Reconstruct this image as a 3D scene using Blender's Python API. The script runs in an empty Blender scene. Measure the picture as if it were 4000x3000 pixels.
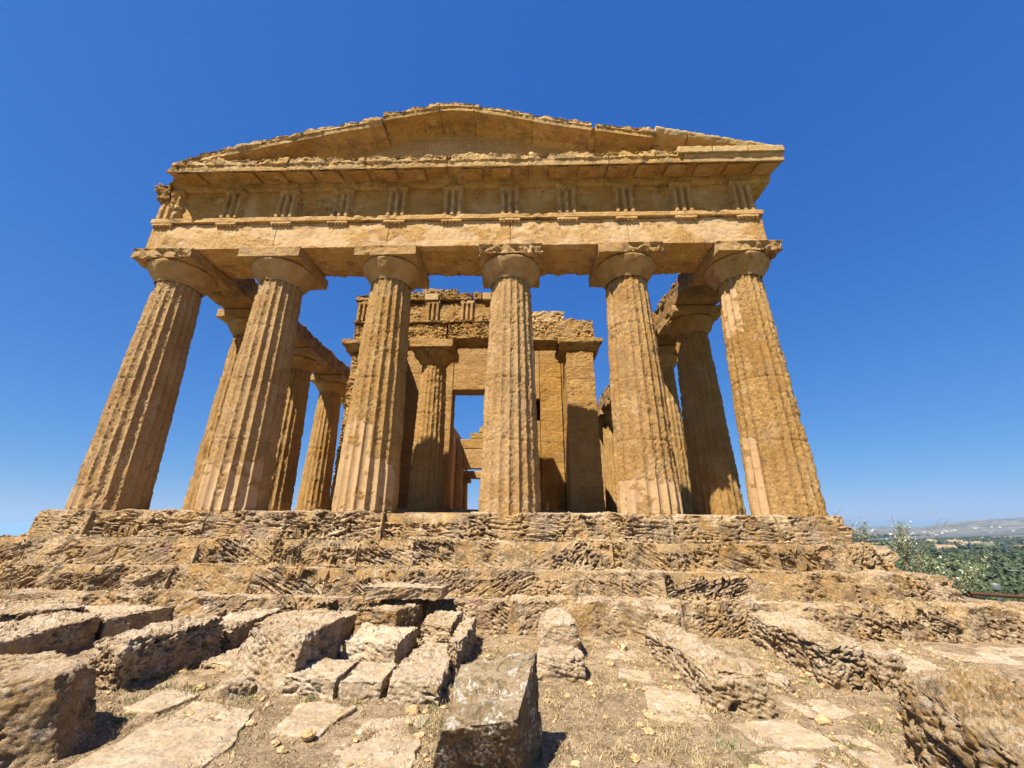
import bpy, math, random
import numpy as np
from mathutils import Vector, Matrix
random.seed(7)
rng = np.random.default_rng(11)
scn = bpy.context.scene
R = math.radians

# ------------------------------------------------------------------ camera
cam_d = bpy.data.cameras.new("camera"); cam = bpy.data.objects.new("camera", cam_d)
scn.collection.objects.link(cam); scn.camera = cam
YAW, PITCH, ROLL, FPX = -0.0336900601, 0.338016558, 0.00889015066, 402.079
cam_d.sensor_fit = 'HORIZONTAL'; cam_d.sensor_width = 36.0; cam_d.lens = 36.0*FPX/1024
cam_d.shift_x = 5.627/1024; cam_d.shift_y = -0.406/1024
cam_d.clip_start = 0.05; cam_d.clip_end = 30000
f = Vector((math.sin(YAW)*math.cos(PITCH), math.cos(YAW)*math.cos(PITCH), math.sin(PITCH)))
r0 = Vector((math.cos(YAW), -math.sin(YAW), 0)); u0 = r0.cross(f)
r_ = r0*math.cos(ROLL)+u0*math.sin(ROLL); u_ = -r0*math.sin(ROLL)+u0*math.cos(ROLL)
m = Matrix((r_, u_, -f)).transposed().to_4x4()
m.translation = Vector((1.8359, -8.6440, -0.2637))
cam.matrix_world = m

# ------------------------------------------------------------------ world and sun
SUN_EL, SUN_AZ = R(54), R(215)          # azimuth measured clockwise from +Y
w = bpy.data.worlds.new("World"); scn.world = w; w.use_nodes = True
nt = w.node_tree; nt.nodes.clear()
sky = nt.nodes.new("ShaderNodeTexSky"); sky.sky_type = 'NISHITA'; sky.sun_disc = False
sky.sun_elevation = SUN_EL; sky.sun_rotation = SUN_AZ
sky.air_density = 1.0; sky.dust_density = 0.0; sky.ozone_density = 10.0; sky.altitude = 1000
EXPO = 1.15
sp = nt.nodes.new("ShaderNodeSeparateColor"); cb = nt.nodes.new("ShaderNodeCombineColor")
nt.links.new(sky.outputs[0], sp.inputs[0])
for i, (g_, k_) in enumerate(((1.08, 0.87), (0.69, 0.728), (0.366, 0.905))):    # deep clear-sky blue: tone curve of the sky colour
    a1 = nt.nodes.new("ShaderNodeMath"); a1.operation = 'MULTIPLY'; a1.inputs[1].default_value = 0.1; nt.links.new(sp.outputs[i], a1.inputs[0])
    a2 = nt.nodes.new("ShaderNodeMath"); a2.operation = 'POWER'; a2.inputs[1].default_value = g_; nt.links.new(a1.outputs[0], a2.inputs[0])
    a3 = nt.nodes.new("ShaderNodeMath"); a3.operation = 'MULTIPLY'; a3.inputs[1].default_value = k_*10/2**EXPO; nt.links.new(a2.outputs[0], a3.inputs[0])
    nt.links.new(a3.outputs[0], cb.inputs[i])
bg = nt.nodes.new("ShaderNodeBackground"); bg.inputs['Strength'].default_value = 0.1
out = nt.nodes.new("ShaderNodeOutputWorld")
nt.links.new(cb.outputs[0], bg.inputs[0]); nt.links.new(bg.outputs[0], out.inputs[0])
sd = bpy.data.lights.new("sun", 'SUN'); sd.energy = 5.0; sd.angle = R(0.53); sd.color = (1.0, 0.94, 0.84)
sun = bpy.data.objects.new("sun", sd); scn.collection.objects.link(sun)
tosun = Vector((math.sin(SUN_AZ)*math.cos(SUN_EL), math.cos(SUN_AZ)*math.cos(SUN_EL), math.sin(SUN_EL)))
sun.rotation_euler = tosun.to_track_quat('Z', 'Y').to_euler(); sun.location = (-20, -30, 40)
scn.view_settings.view_transform = 'Standard'; scn.view_settings.look = 'None'
scn.view_settings.exposure = EXPO; scn.view_settings.gamma = 1.0

# ------------------------------------------------------------------ noise
_g = rng.normal(size=(1024, 3)); _g /= np.linalg.norm(_g, axis=1)[:, None]
def pn(P):
    I = np.floor(P).astype(np.int64); F = P-I
    U = F*F*F*(F*(F*6-15)+10); res = 0
    for dx in (0, 1):
        wx = U[:, 0] if dx else 1-U[:, 0]
        for dy in (0, 1):
            wy = U[:, 1] if dy else 1-U[:, 1]
            for dz in (0, 1):
                wz = U[:, 2] if dz else 1-U[:, 2]
                h = ((I[:, 0]+dx)*73856093 ^ (I[:, 1]+dy)*19349663 ^ (I[:, 2]+dz)*83492791) & 1023
                res = res+wx*wy*wz*((F-np.array([dx, dy, dz]))*_g[h]).sum(1)
    return res*1.6
def fbm(P, f_, o=3, gain=0.5):
    s = 0; a = 1.0
    for i in range(o):
        s = s+a*pn(P*f_+i*17.3); f_ = f_*2.03; a *= gain
    return s
def sst(a, b, x):
    t = np.clip((x-a)/(b-a), 0, 1); return t*t*(3-2*t)

# ------------------------------------------------------------------ mesh tools
def vnormals(V, F):
    a = V[F[:, 0]]; b = V[F[:, 1]]; c = V[F[:, 2]]; d = V[F[:, 3]]
    n = np.cross(c-a, d-b); N = np.zeros_like(V)
    for k in range(4):
        for j in range(3):
            N[:, j] += np.bincount(F[:, k], n[:, j], len(V))
    return N/(np.linalg.norm(N, axis=1)[:, None]+1e-12)
def link(o, parent=None):
    scn.collection.objects.link(o)
    if parent is not None: o.parent = parent
    return o
def mkmesh(name, V, F, mat, smooth=True, attr=None):
    me = bpy.data.meshes.new(name); V = np.asarray(V, np.float32); F = np.asarray(F, np.int32)
    k = F.shape[1]
    me.vertices.add(len(V)); me.vertices.foreach_set('co', V.ravel())
    me.loops.add(F.size); me.loops.foreach_set('vertex_index', F.ravel())
    me.polygons.add(len(F)); me.polygons.foreach_set('loop_start', np.arange(0, F.size, k, dtype=np.int32))
    me.polygons.foreach_set('use_smooth', np.full(len(F), smooth, bool))
    me.update(calc_edges=True)
    if attr is not None:
        for nm, arr in attr.items():
            at = me.attributes.new(nm, 'FLOAT', 'POINT'); at.data.foreach_set('value', np.asarray(arr, np.float32))
    me.materials.append(mat)
    return me
def mk(name, V, F, mat, parent=None, smooth=True, attr=None):
    return link(bpy.data.objects.new(name, mkmesh(name, V, F, mat, smooth, attr)), parent)
def tag(o, label=None, cat=None, group=None, kind=None):
    if label: o['label'] = label
    if cat: o['category'] = cat
    if group: o['group'] = group
    if kind: o['kind'] = kind
    return o
def empty(name, loc=(0, 0, 0)):
    o = bpy.data.objects.new(name, None); o.location = loc; o.empty_display_size = 0.3
    scn.collection.objects.link(o); return o

class Acc:                              # joins pieces of one part into one mesh
    def __init__(s): s.V = []; s.F = []; s.A = []; s.n = 0
    def add(s, V, F, a=0.0):
        s.V.append(V); s.F.append(np.asarray(F)+s.n); s.A.append(np.full(len(V), a) if np.isscalar(a) else a); s.n += len(V)
    def get(s): return np.concatenate(s.V), np.concatenate(s.F), np.concatenate(s.A)
    def build(s, name, mat, parent=None, smooth=True):
        V, F, A = s.get(); return mk(name, V, F, mat, parent, smooth, {'patch': A})

def boxgrid(h, step, rad):
    """rounded box surface, half sizes h -> normalised coordinates, faces"""
    h = np.array(h, float); n = np.clip(np.ceil(2*h/step).astype(int), 2, 700)
    pts = []; faces = []; base = 0
    for ax in range(3):
        a, b = [(1, 2), (2, 0), (0, 1)][ax]
        ga = np.arange(n[a]+1); gb = np.arange(n[b]+1); A, B = np.meshgrid(ga, gb, indexing='ij')
        idx = np.arange(A.size).reshape(A.shape)
        q = np.stack([idx[:-1, :-1], idx[1:, :-1], idx[1:, 1:], idx[:-1, 1:]], -1).reshape(-1, 4)
        for s in (0, 1):
            P = np.zeros((A.size, 3), int); P[:, a] = A.ravel(); P[:, b] = B.ravel(); P[:, ax] = s*n[ax]
            pts.append(P); faces.append((q if s else q[:, ::-1])+base); base += A.size
    P = np.concatenate(pts); F = np.concatenate(faces)
    key = (P[:, 0]*2000+P[:, 1])*2000+P[:, 2]
    _, first, inv = np.unique(key, return_index=True, return_inverse=True)
    P = P[first]; F = inv.ravel()[F]
    X = (P/n*2-1)*h
    rad = min(rad, h.min()*0.9)
    q = np.clip(X, -(h-rad), h-rad); d = X-q; L = np.linalg.norm(d, axis=1)[:, None]
    X = q+d/np.maximum(L, 1e-9)*rad
    return X/h, F
def hexa(top, bot, step=0.03, rad=0.03):
    """top, bot: 4 corners each (front-left, front-right, back-right, back-left)"""
    T = np.array(top, float); B = np.array(bot, float)
    sx = (np.linalg.norm(T[1]-T[0])+np.linalg.norm(T[2]-T[3]))/4; sy = (np.linalg.norm(T[3]-T[0])+np.linalg.norm(T[2]-T[1]))/4
    sz = np.linalg.norm(T.mean(0)-B.mean(0))/2
    X, F = boxgrid((sx, sy, sz), step, rad)
    u, v, w_ = (X.T+1)/2; u = u[:, None]; v = v[:, None]; w_ = w_[:, None]
    top_ = T[0]*(1-u)*(1-v)+T[1]*u*(1-v)+T[2]*u*v+T[3]*(1-u)*v
    bot_ = B[0]*(1-u)*(1-v)+B[1]*u*(1-v)+B[2]*u*v+B[3]*(1-u)*v
    return bot_*(1-w_)+top_*w_, F
def box(x0, x1, y0, y1, z0, z1, step=0.04, rad=0.01):
    c = lambda z: [(x0, y0, z), (x1, y0, z), (x1, y1, z), (x0, y1, z)]
    return hexa(c(z1), c(z0), step, rad)
def sweep(prof, x0, x1, step=0.035, line=None):
    """closed (y,z) profile extruded along x; line(x)->dz"""
    P = np.array(prof, float); pts = []
    for i in range(len(P)):
        a, b = P[i], P[(i+1) % len(P)]; k = max(1, int(np.ceil(np.linalg.norm(b-a)/step)))
        for j in range(k): pts.append(a+(b-a)*j/k)
    pts = np.array(pts); m_ = len(pts); nx = max(2, int(np.ceil(abs(x1-x0)/step)))
    xs = np.linspace(x0, x1, nx+1)
    V = np.zeros((nx+1, m_, 3)); V[:, :, 0] = xs[:, None]; V[:, :, 1:] = pts[None]
    if line: V[:, :, 2] += np.array([line(x) for x in xs])[:, None]
    i = np.arange(nx)[:, None]*m_; j = np.arange(m_)[None]; jn = (j+1) % m_
    F = np.stack([i+j, i+m_+j, i+m_+jn, i+jn], -1).reshape(-1, 4)
    V = V.reshape(-1, 3)
    caps = []
    for row, fl in ((0, False), (nx, True)):     # caps: strips between the two halves of the ring
        o = row*m_; h2 = m_//2
        for k in range(h2-1 if m_ % 2 == 0 else h2):
            a, b, c, d = o+k, o+k+1, o+m_-2-k, o+m_-1-k
            if len({a, b, c, d}) < 4: continue
            caps.append((d, c, b, a) if fl else (a, b, c, d))
    F = np.concatenate([F, np.array(caps)]) if caps else F
    ar = 0.5*(np.sum(pts[:, 0]*np.roll(pts[:, 1], -1)-np.roll(pts[:, 0], -1)*pts[:, 1]))
    if ar > 0: pass
    else: F = F[:, ::-1]
    return V, F[:, ::-1]
def weather(V, F, lump=(0.02, 3), mid=(0.01, 9), fine=(0.004, 30), pits=(0.0, 14, 0.3), strata=None, seed=0.0, mask=None, out=0.3, fixx=False):
    N = vnormals(V, F)
    if fixx: N = N*np.array([0.08, 1, 1])
    P = V+np.array([seed*3.7, seed*1.3, seed*2.1])
    d = np.zeros(len(V))
    for (a, f_), o in ((lump, 2), (mid, 3), (fine, 2)):
        if a: d += a*(fbm(P, f_, o, 0.6)-out)
    if pits[0]:
        ang = strata[1] if strata else 0.0; c, s_ = math.cos(ang), math.sin(ang); k = pits[1]
        Q = np.stack([(P[:, 0]*c+P[:, 2]*s_)*k*0.62, P[:, 1]*k*0.8, (-P[:, 0]*s_+P[:, 2]*c)*k*1.35], -1)
        n = pn(Q+0.35*pn(P*4)[:, None]); n2 = pn(Q*2.1+9)
        reg = sst(-0.22, 0.32, fbm(P, 1.5, 3)+0.02)
        d -= pits[0]*(1.1*sst(pits[2]+.04, pits[2]+0.2, n)+0.6*sst(pits[2]+.04, pits[2]+0.2, n2))*(0.10+0.95*reg)
    if strata:
        a, ang, f_ = strata; c, s_ = math.cos(ang), math.sin(ang)
        U = P[:, 0]*c+P[:, 2]*s_; W = -P[:, 0]*s_+P[:, 2]*c
        wob = 0.025*pn(P*2.0+3)
        Q = np.stack([U*1.5, P[:, 1]*3, (W+wob)*f_], -1)
        n = 1-2*np.abs(pn(Q)); n2 = 1-2*np.abs(pn(Q*np.array([1.6, 1.5, 2.1])+5))
        reg = sst(-0.2, 0.2, fbm(P+8, 1.1, 2))
        ledge = sst(-0.05, 0.05, pn(np.stack([U*.8, P[:, 1]*1.5, (W+wob)*f_*.35], -1)+2))
        d -= a*(0.5*sst(0.45, 1.0, n)+0.3*sst(0.45, 1, n2)+0.35*ledge)*(0.25+0.9*reg)
    if mask is not None: d = d*mask
    return V+N*d[:, None]

def chip(V, n, depth, r_, zmin=None):
    """knock facets off a block with random planes"""
    c = V.mean(0); V = V.copy()
    for _ in range(n):
        d = r_.normal(size=3); d[2] = abs(d[2])*0.8; d /= np.linalg.norm(d)
        if np.abs(d).max() > 0.93: continue
        q = (V-c)@d; cut = q.max()-r_.uniform(0.25, 1.0)*depth
        V -= np.maximum(0, q-cut)[:, None]*d*0.96
    return V

# ------------------------------------------------------------------ materials
TINT = (0.93, 0.825, 0.605)
def stone(name, c1=(0.50, 0.33, 0.165), c2=(0.40, 0.245, 0.105), c3=(0.56, 0.40, 0.25), crust=0.35, crustcol=(0.11, 0.085, 0.06), grain=1.0, gs=34.0,
          brick=None, white=0.0, upcrust=0.0, red=0.0, dist=0.02, sc=1.0, ochre=0.6, sunlit_top=0.0):
    q_ = lambda c: (min(.85, c[0]*TINT[0]), min(.8, c[1]*TINT[1]), c[2]*TINT[2])
    c1, c2, c3 = q_(c1), q_(c2), q_(c3)
    m = bpy.data.materials.new(name); m.use_nodes = True; t = m.node_tree; N = t.nodes; L = t.links
    b = N['Principled BSDF']; b.inputs['Roughness'].default_value = 0.93
    b.inputs['Specular IOR Level'].default_value = 0.15
    geo = N.new('ShaderNodeNewGeometry')
    def noise(s, d=5, r=0.55, off=0.0, vec=None):
        n = N.new('ShaderNodeTexNoise'); n.inputs['Scale'].default_value = s; n.inputs['Detail'].default_value = d; n.inputs['Roughness'].default_value = r
        a = N.new('ShaderNodeVectorMath'); a.operation = 'ADD'; a.inputs[1].default_value = (off, off*.7, off*1.3)
        L.new(vec or geo.outputs['Position'], a.inputs[0]); L.new(a.outputs[0], n.inputs['Vector']); return n.outputs['Fac']
    def mr(v, a, b_, c=0.0, d=1.0):
        n = N.new('ShaderNodeMapRange'); n.interpolation_type = 'SMOOTHSTEP'
        for k, x in zip((1, 2, 3, 4), (a, b_, c, d)): n.inputs[k].default_value = x
        L.new(v, n.inputs[0]); return n.outputs[0]
    def mix(fac, a, b_):
        n = N.new('ShaderNodeMix'); n.data_type = 'RGBA'
        if isinstance(fac, float): n.inputs[0].default_value = fac
        else: L.new(fac, n.inputs[0])
        for k, x in ((6, a), (7, b_)):
            if isinstance(x, tuple): n.inputs[k].default_value = (*x, 1)
            else: L.new(x, n.inputs[k])
        return n.outputs[2]
    def mul(a, b_, op='MULTIPLY'):
        n = N.new('ShaderNodeMath'); n.operation = op
        for k, x in ((0, a), (1, b_)):
            if isinstance(x, (int, float)): n.inputs[k].default_value = x
            else: L.new(x, n.inputs[k])
        return n.outputs[0]
    col = mix(mr(noise(0.9*sc, 6, 0.6), 0.38, 0.62), c1, c2)
    col = mix(mr(noise(2.3*sc, 7, 0.65, 13), 0.50, 0.70), col, c3)
    sp = mr(noise(gs*0.75, 3, 0.7, 5), 0.3, 0.75, 0.72, 1.16)
    oi = N.new('ShaderNodeObjectInfo')                      # every block has its own tone
    hsv = N.new('ShaderNodeHueSaturation'); L.new(col, hsv.inputs['Color']); L.new(mul(sp, mr(oi.outputs['Random'], 0.0, 1.0, 0.94, 1.05)), hsv.inputs['Value'])
    L.new(mr(oi.outputs['Random'], 0.0, 1.0, 1.06, 0.96), hsv.inputs['Saturation']); col = hsv.outputs[0]
    col = mix(mul(mr(noise(1.15*sc, 8, 0.7, 66), 0.52, 0.68), 0.45), col, (c1[0]*.62, c1[1]*.68, c1[2]*.85))
    col = mix(mul(mr(noise(2.1*sc, 7, 0.7, 101), 0.50, 0.64), 0.5*ochre), col, (0.50, 0.29, 0.085))
    if red: col = mix(mul(mr(noise(1.6, 4, 0.6, 31), 0.62, 0.72), red), col, (0.27, 0.115, 0.085))
    if crust:
        cr = mr(noise(2.6*sc, 10, 0.75, 21), 0.62-0.16*crust, 0.74-0.16*crust)
        cr = mul(cr, mr(noise(17, 5, 0.75, 3), 0.38, 0.58, 0.25, 1.0))
        if upcrust:
            sep = N.new('ShaderNodeSeparateXYZ'); L.new(geo.outputs['Normal'], sep.inputs[0])
            cr = mul(cr, mr(sep.outputs[2], -0.2, 0.7, 1-upcrust, 1.0))
        col = mix(mul(cr, 0.95), col, crustcol)
    if white:
        col = mix(mul(mul(mr(noise(42, 5, 0.7, 77), 0.50, 0.58), mr(noise(5, 4, 0.6, 33), 0.48, 0.60, 0.08, 1.0)), white), col, (0.62, 0.58, 0.50))
        col = mix(mul(mr(noise(9, 3, 0.6, 55), 0.60, 0.68), white*0.7), col, (0.54, 0.50, 0.43))
    if sunlit_top:
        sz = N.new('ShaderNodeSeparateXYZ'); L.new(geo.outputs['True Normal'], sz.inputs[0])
        col = mix(mul(mul(mr(sz.outputs[2], 0.45, 0.9), mr(noise(5, 6, 0.7, 140), 0.35, 0.6, 0.25, 1.0)), sunlit_top), col, (0.62, 0.50, 0.375))  # sunlit look painted in: upward faces get a paler colour, broken by noise
    at = N.new('ShaderNodeAttribute'); at.attribute_name = 'patch'
    col = mix(mul(at.outputs['Fac'], mr(noise(4, 6, 0.7, 90), 0.3, 0.6, 0.55, 1.0)), col, (0.50, 0.345, 0.20))
    h = mul(noise(gs, 6, 0.68, 2), 1.0)
    h = mul(h, mul(mr(noise(gs*1.9, 2, 0.5, 9), 0.52, 0.70), -0.35), 'ADD')
    h = mul(h, mul(1.0, mul(at.outputs['Fac'], 0.93), 'SUBTRACT'))
    if brick:
        cx = N.new('ShaderNodeSeparateXYZ'); L.new(geo.outputs['Position'], cx.inputs[0])
        cc = N.new('ShaderNodeCombineXYZ'); L.new(mul(cx.outputs[0], cx.outputs[1], 'ADD'), cc.inputs[0]); L.new(cx.outputs[2], cc.inputs[1])
        bt = N.new('ShaderNodeTexBrick'); bt.inputs['Scale'].default_value = 1.0
        bt.inputs['Brick Width'].default_value = brick[0]; bt.inputs['Row Height'].default_value = brick[1]; bt.inputs['Mortar Size'].default_value = 0.008
        bt.inputs['Color1'].default_value = (1, 1, 1, 1); bt.inputs['Color2'].default_value = (0.72, 0.72, 0.72, 1); bt.inputs['Mortar'].default_value = (0.35, 0.35, 0.35, 1)
        L.new(cc.outputs[0], bt.inputs['Vector'])
        mm = N.new('ShaderNodeMix'); mm.data_type = 'RGBA'; mm.blend_type = 'MULTIPLY'; mm.inputs[0].default_value = 0.45
        L.new(col, mm.inputs[6]); L.new(bt.outputs['Color'], mm.inputs[7]); col = mm.outputs[2]
        h = mul(h, mul(bt.outputs['Fac'], -0.8), 'ADD')
    L.new(col, b.inputs['Base Color'])
    bp = N.new('ShaderNodeBump'); bp.inputs['Strength'].default_value = min(1.0, 0.9*grain); bp.inputs['Distance'].default_value = dist*0.9*max(1.0, grain)
    L.new(h, bp.inputs['Height'])
    h2 = mul(noise(gs*0.3, 12, 0.78, 41), mul(1.0, mul(at.outputs['Fac'], 0.9), 'SUBTRACT'))
    bp2 = N.new('ShaderNodeBump'); bp2.inputs['Strength'].default_value = min(1.0, 0.9*grain); bp2.inputs['Distance'].default_value = dist*1.8
    L.new(h2, bp2.inputs['Height']); L.new(bp2.outputs[0], bp.inputs['Normal']); L.new(bp.outputs[0], b.inputs['Normal'])
    return m
def plain(name, c1, c2=None, scale=6, rough=0.8, metal=0.0, bump=0.0, trans=False):
    m = bpy.data.materials.new(name); m.use_nodes = True; t = m.node_tree; N = t.nodes; L = t.links
    b = N['Principled BSDF']; b.inputs['Roughness'].default_value = rough; b.inputs['Metallic'].default_value = metal
    b.inputs['Specular IOR Level'].default_value = 0.2
    geo = N.new('ShaderNodeNewGeometry')
    n = N.new('ShaderNodeTexNoise'); n.inputs['Scale'].default_value = scale; n.inputs['Detail'].default_value = 5; L.new(geo.outputs['Position'], n.inputs['Vector'])
    mr = N.new('ShaderNodeMapRange'); mr.inputs[1].default_value = 0.35; mr.inputs[2].default_value = 0.65; L.new(n.outputs['Fac'], mr.inputs[0])
    mx = N.new('ShaderNodeMix'); mx.data_type = 'RGBA'; mx.inputs[6].default_value = (*c1, 1); mx.inputs[7].default_value = (*(c2 or c1), 1)
    L.new(mr.outputs[0], mx.inputs[0]); L.new(mx.outputs[2], b.inputs['Base Color'])
    if bump:
        bp = N.new('ShaderNodeBump'); bp.inputs['Strength'].default_value = bump; bp.inputs['Distance'].default_value = 0.02
        L.new(n.outputs['Fac'], bp.inputs['Height']); L.new(bp.outputs[0], b.inputs['Normal'])
    return m
M = {}
M['column'] = stone('column_stone', (0.46, 0.315, 0.175), (0.385, 0.245, 0.115), (0.52, 0.385, 0.25), crust=0.38, crustcol=(0.19, 0.125, 0.07), gs=30, grain=1.1)
M['entab'] = stone('entablature_stone', (0.54, 0.365, 0.185), (0.47, 0.29, 0.12), (0.64, 0.48, 0.31), crust=0.62, crustcol=(0.15, 0.08, 0.035), gs=28)
M['cornice'] = stone('cornice_stone', (0.55, 0.385, 0.205), (0.47, 0.30, 0.13), (0.60, 0.47, 0.32), crust=0.95, crustcol=(0.11, 0.075, 0.045), gs=26, upcrust=0.35, sunlit_top=0.7)
M['newstone'] = stone('restored_stone', (0.50, 0.38, 0.23), (0.45, 0.33, 0.19), (0.55, 0.44, 0.30), crust=0.3, crustcol=(0.2, 0.16, 0.11), gs=50, grain=0.35)
M['wall'] = stone('wall_stone', (0.44, 0.285, 0.125), (0.39, 0.235, 0.09), (0.48, 0.33, 0.17), crust=0.1, crustcol=(0.20, 0.11, 0.045), gs=24, brick=(1.25, 0.49), grain=0.9)
M['cella'] = stone('cella_stone', (0.44, 0.30, 0.145), (0.38, 0.235, 0.10), (0.50, 0.38, 0.23), crust=0.65, crustcol=(0.10, 0.08, 0.06), gs=22, grain=1.1)
M['sidebeam'] = stone('side_beam_stone', (0.36, 0.22, 0.095), (0.26, 0.155, 0.07), (0.40, 0.27, 0.13), crust=0.8, crustcol=(0.09, 0.065, 0.045), gs=20, grain=1.2)
M['step'] = stone('step_stone', (0.54, 0.41, 0.285), (0.44, 0.295, 0.155), (0.70, 0.59, 0.50), crust=0.98, crustcol=(0.14, 0.10, 0.065), gs=30, grain=1.2, red=0.9, upcrust=0.2, dist=0.025, sunlit_top=0.55, ochre=1.0)
M['block'] = stone('block_stone', (0.53, 0.43, 0.33), (0.46, 0.335, 0.22), (0.65, 0.565, 0.48), crust=0.55, crustcol=(0.15, 0.12, 0.085), gs=36, grain=1.2, white=0.35, red=0.35, dist=0.02, sc=1.6, ochre=0.25, sunlit_top=0.6)
M['lichen'] = stone('lichen_stone', (0.29, 0.225, 0.145), (0.21, 0.155, 0.095), (0.34, 0.27, 0.18), crust=0.75, crustcol=(0.09, 0.07, 0.05), gs=60, grain=1.2, white=0.95, dist=0.012, sc=2.2, ochre=0.25, sunlit_top=0.3)
M['slab'] = stone('slab_stone', (0.42, 0.345, 0.28), (0.34, 0.26, 0.19), (0.53, 0.47, 0.43), crust=0.95, crustcol=(0.20, 0.155, 0.10), gs=40, grain=0.7, white=0.3, dist=0.01, sc=2, ochre=0.25, sunlit_top=0.2)
M['pebble'] = stone('pebble_stone', (0.60, 0.48, 0.34), (0.42, 0.30, 0.19), (0.78, 0.72, 0.62), crust=0.0, gs=60, grain=0.5, sc=14)
M['rust'] = plain('rusty_iron', (0.075, 0.035, 0.022), (0.12, 0.055, 0.03), 30, 0.8, 0.3)
M['drygrass'] = plain('dry_grass', (0.48, 0.36, 0.19), (0.17, 0.115, 0.05), 9, 0.9)
M['weed'] = plain('green_weed', (0.10, 0.14, 0.035), (0.16, 0.18, 0.06), 12, 0.8)
M['twig'] = plain('bare_twig', (0.16, 0.12, 0.08), (0.22, 0.17, 0.11), 12, 0.9)
M['leafpale'] = plain('pale_leaves', (0.11, 0.14, 0.05), (0.27, 0.29, 0.16), 7, 0.6)
M['blossom'] = plain('white_blossom', (0.58, 0.57, 0.48), (0.64, 0.62, 0.52), 9, 0.7)
M['leafmid'] = plain('tree_leaves', (0.035, 0.055, 0.014), (0.065, 0.09, 0.025), 0.8, 0.8)
M['leafbright'] = plain('bright_tree_leaves', (0.05, 0.09, 0.012), (0.075, 0.12, 0.02), 0.9, 0.8)
M['leafolive'] = plain('olive_leaves', (0.055, 0.07, 0.035), (0.09, 0.105, 0.058), 0.6, 0.8)
M['woods'] = plain('woodland_leaves', (0.042, 0.062, 0.024), (0.09, 0.105, 0.048), 0.05, 0.9)
M['bark'] = plain('tree_bark', (0.10, 0.075, 0.05), (0.15, 0.11, 0.075), 5, 0.95)
M['concrete'] = plain('bridge_concrete', (0.66, 0.66, 0.64), (0.6, 0.6, 0.59), 0.1, 0.9)
M['cream'] = plain('cream_plaster', (0.44, 0.33, 0.20), (0.38, 0.28, 0.17), 0.3, 0.9)
M['whiteplaster'] = plain('white_plaster', (0.48, 0.46, 0.43), (0.40, 0.38, 0.35), 0.02, 0.9)
M['tile'] = plain('roof_tile', (0.30, 0.19, 0.12), (0.25, 0.16, 0.10), 1, 0.9)
M['dark'] = plain('dark_opening', (0.03, 0.028, 0.025), None, 1, 0.9)
M['greypaint'] = plain('grey_metal', (0.15, 0.17, 0.155), (0.12, 0.135, 0.13), 3, 0.5, 0.2)

# ------------------------------------------------------------------ terrain
def terrain(X, Y):
    d = np.maximum(np.maximum(X-10.6, -13-X), np.maximum(-15-Y-np.maximum(0, -X)*0, Y-46))   # distance outside the temple plateau
    d = np.maximum(d, 0)
    P = np.stack([X, Y, X*0], -1)
    z = -1.95-0.9*np.minimum(d, 8)**1.05-0.17*np.clip(d-6, 0, 70)-0.016*np.clip(d-76, 0, 700)
    far = sst(1700, 4600, d)
    z = z+sst(20, 200, d)*3*fbm(P, 1/140., 3)
    azm = np.degrees(np.arctan2(X-1.84, np.maximum(Y+8.64, 1)))
    z = z+far*(10+98*sst(40.0, 46.0, azm)+38*fbm(P, 1/520., 3)+20*fbm(P, 1/150., 3))-20*sst(5200, 8000, d)
    lw = sst(0, 500, -13-X); z = z*(1-lw)+np.minimum(z, -1.95-0.16*np.clip(-13-X, 0, 900))*lw
    near = 0.018*fbm(P, 1.1, 3)+0.016*fbm(P+5, 5, 3)+0.006*fbm(P, 22, 2)
    z = z+np.where(d <= 0.5, near, 0)
    return z
def axis(dense0, dense1, st, far):
    a = list(np.arange(dense0, dense1, st)); s = st
    x = a[-1]
    while x < far: s *= 1.075; x += s; a.append(x)
    s = st; x = a[0]; b = []
    while x > -far: s *= 1.075; x -= s; b.append(x)
    return np.array(b[::-1]+a)
gx = axis(-7.0, 10.5, 0.04, 9000); gy = axis(-6.6, -1.0, 0.035, 9000)
GX, GY = np.meshgrid(gx, gy, indexing='ij'); sh = GX.shape
GZ = terrain(GX.ravel(), GY.ravel())
idx = np.arange(GX.size).reshape(sh)
GF = np.stack([idx[:-1, :-1], idx[1:, :-1], idx[1:, 1:], idx[:-1, 1:]], -1).reshape(-1, 4)
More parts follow.
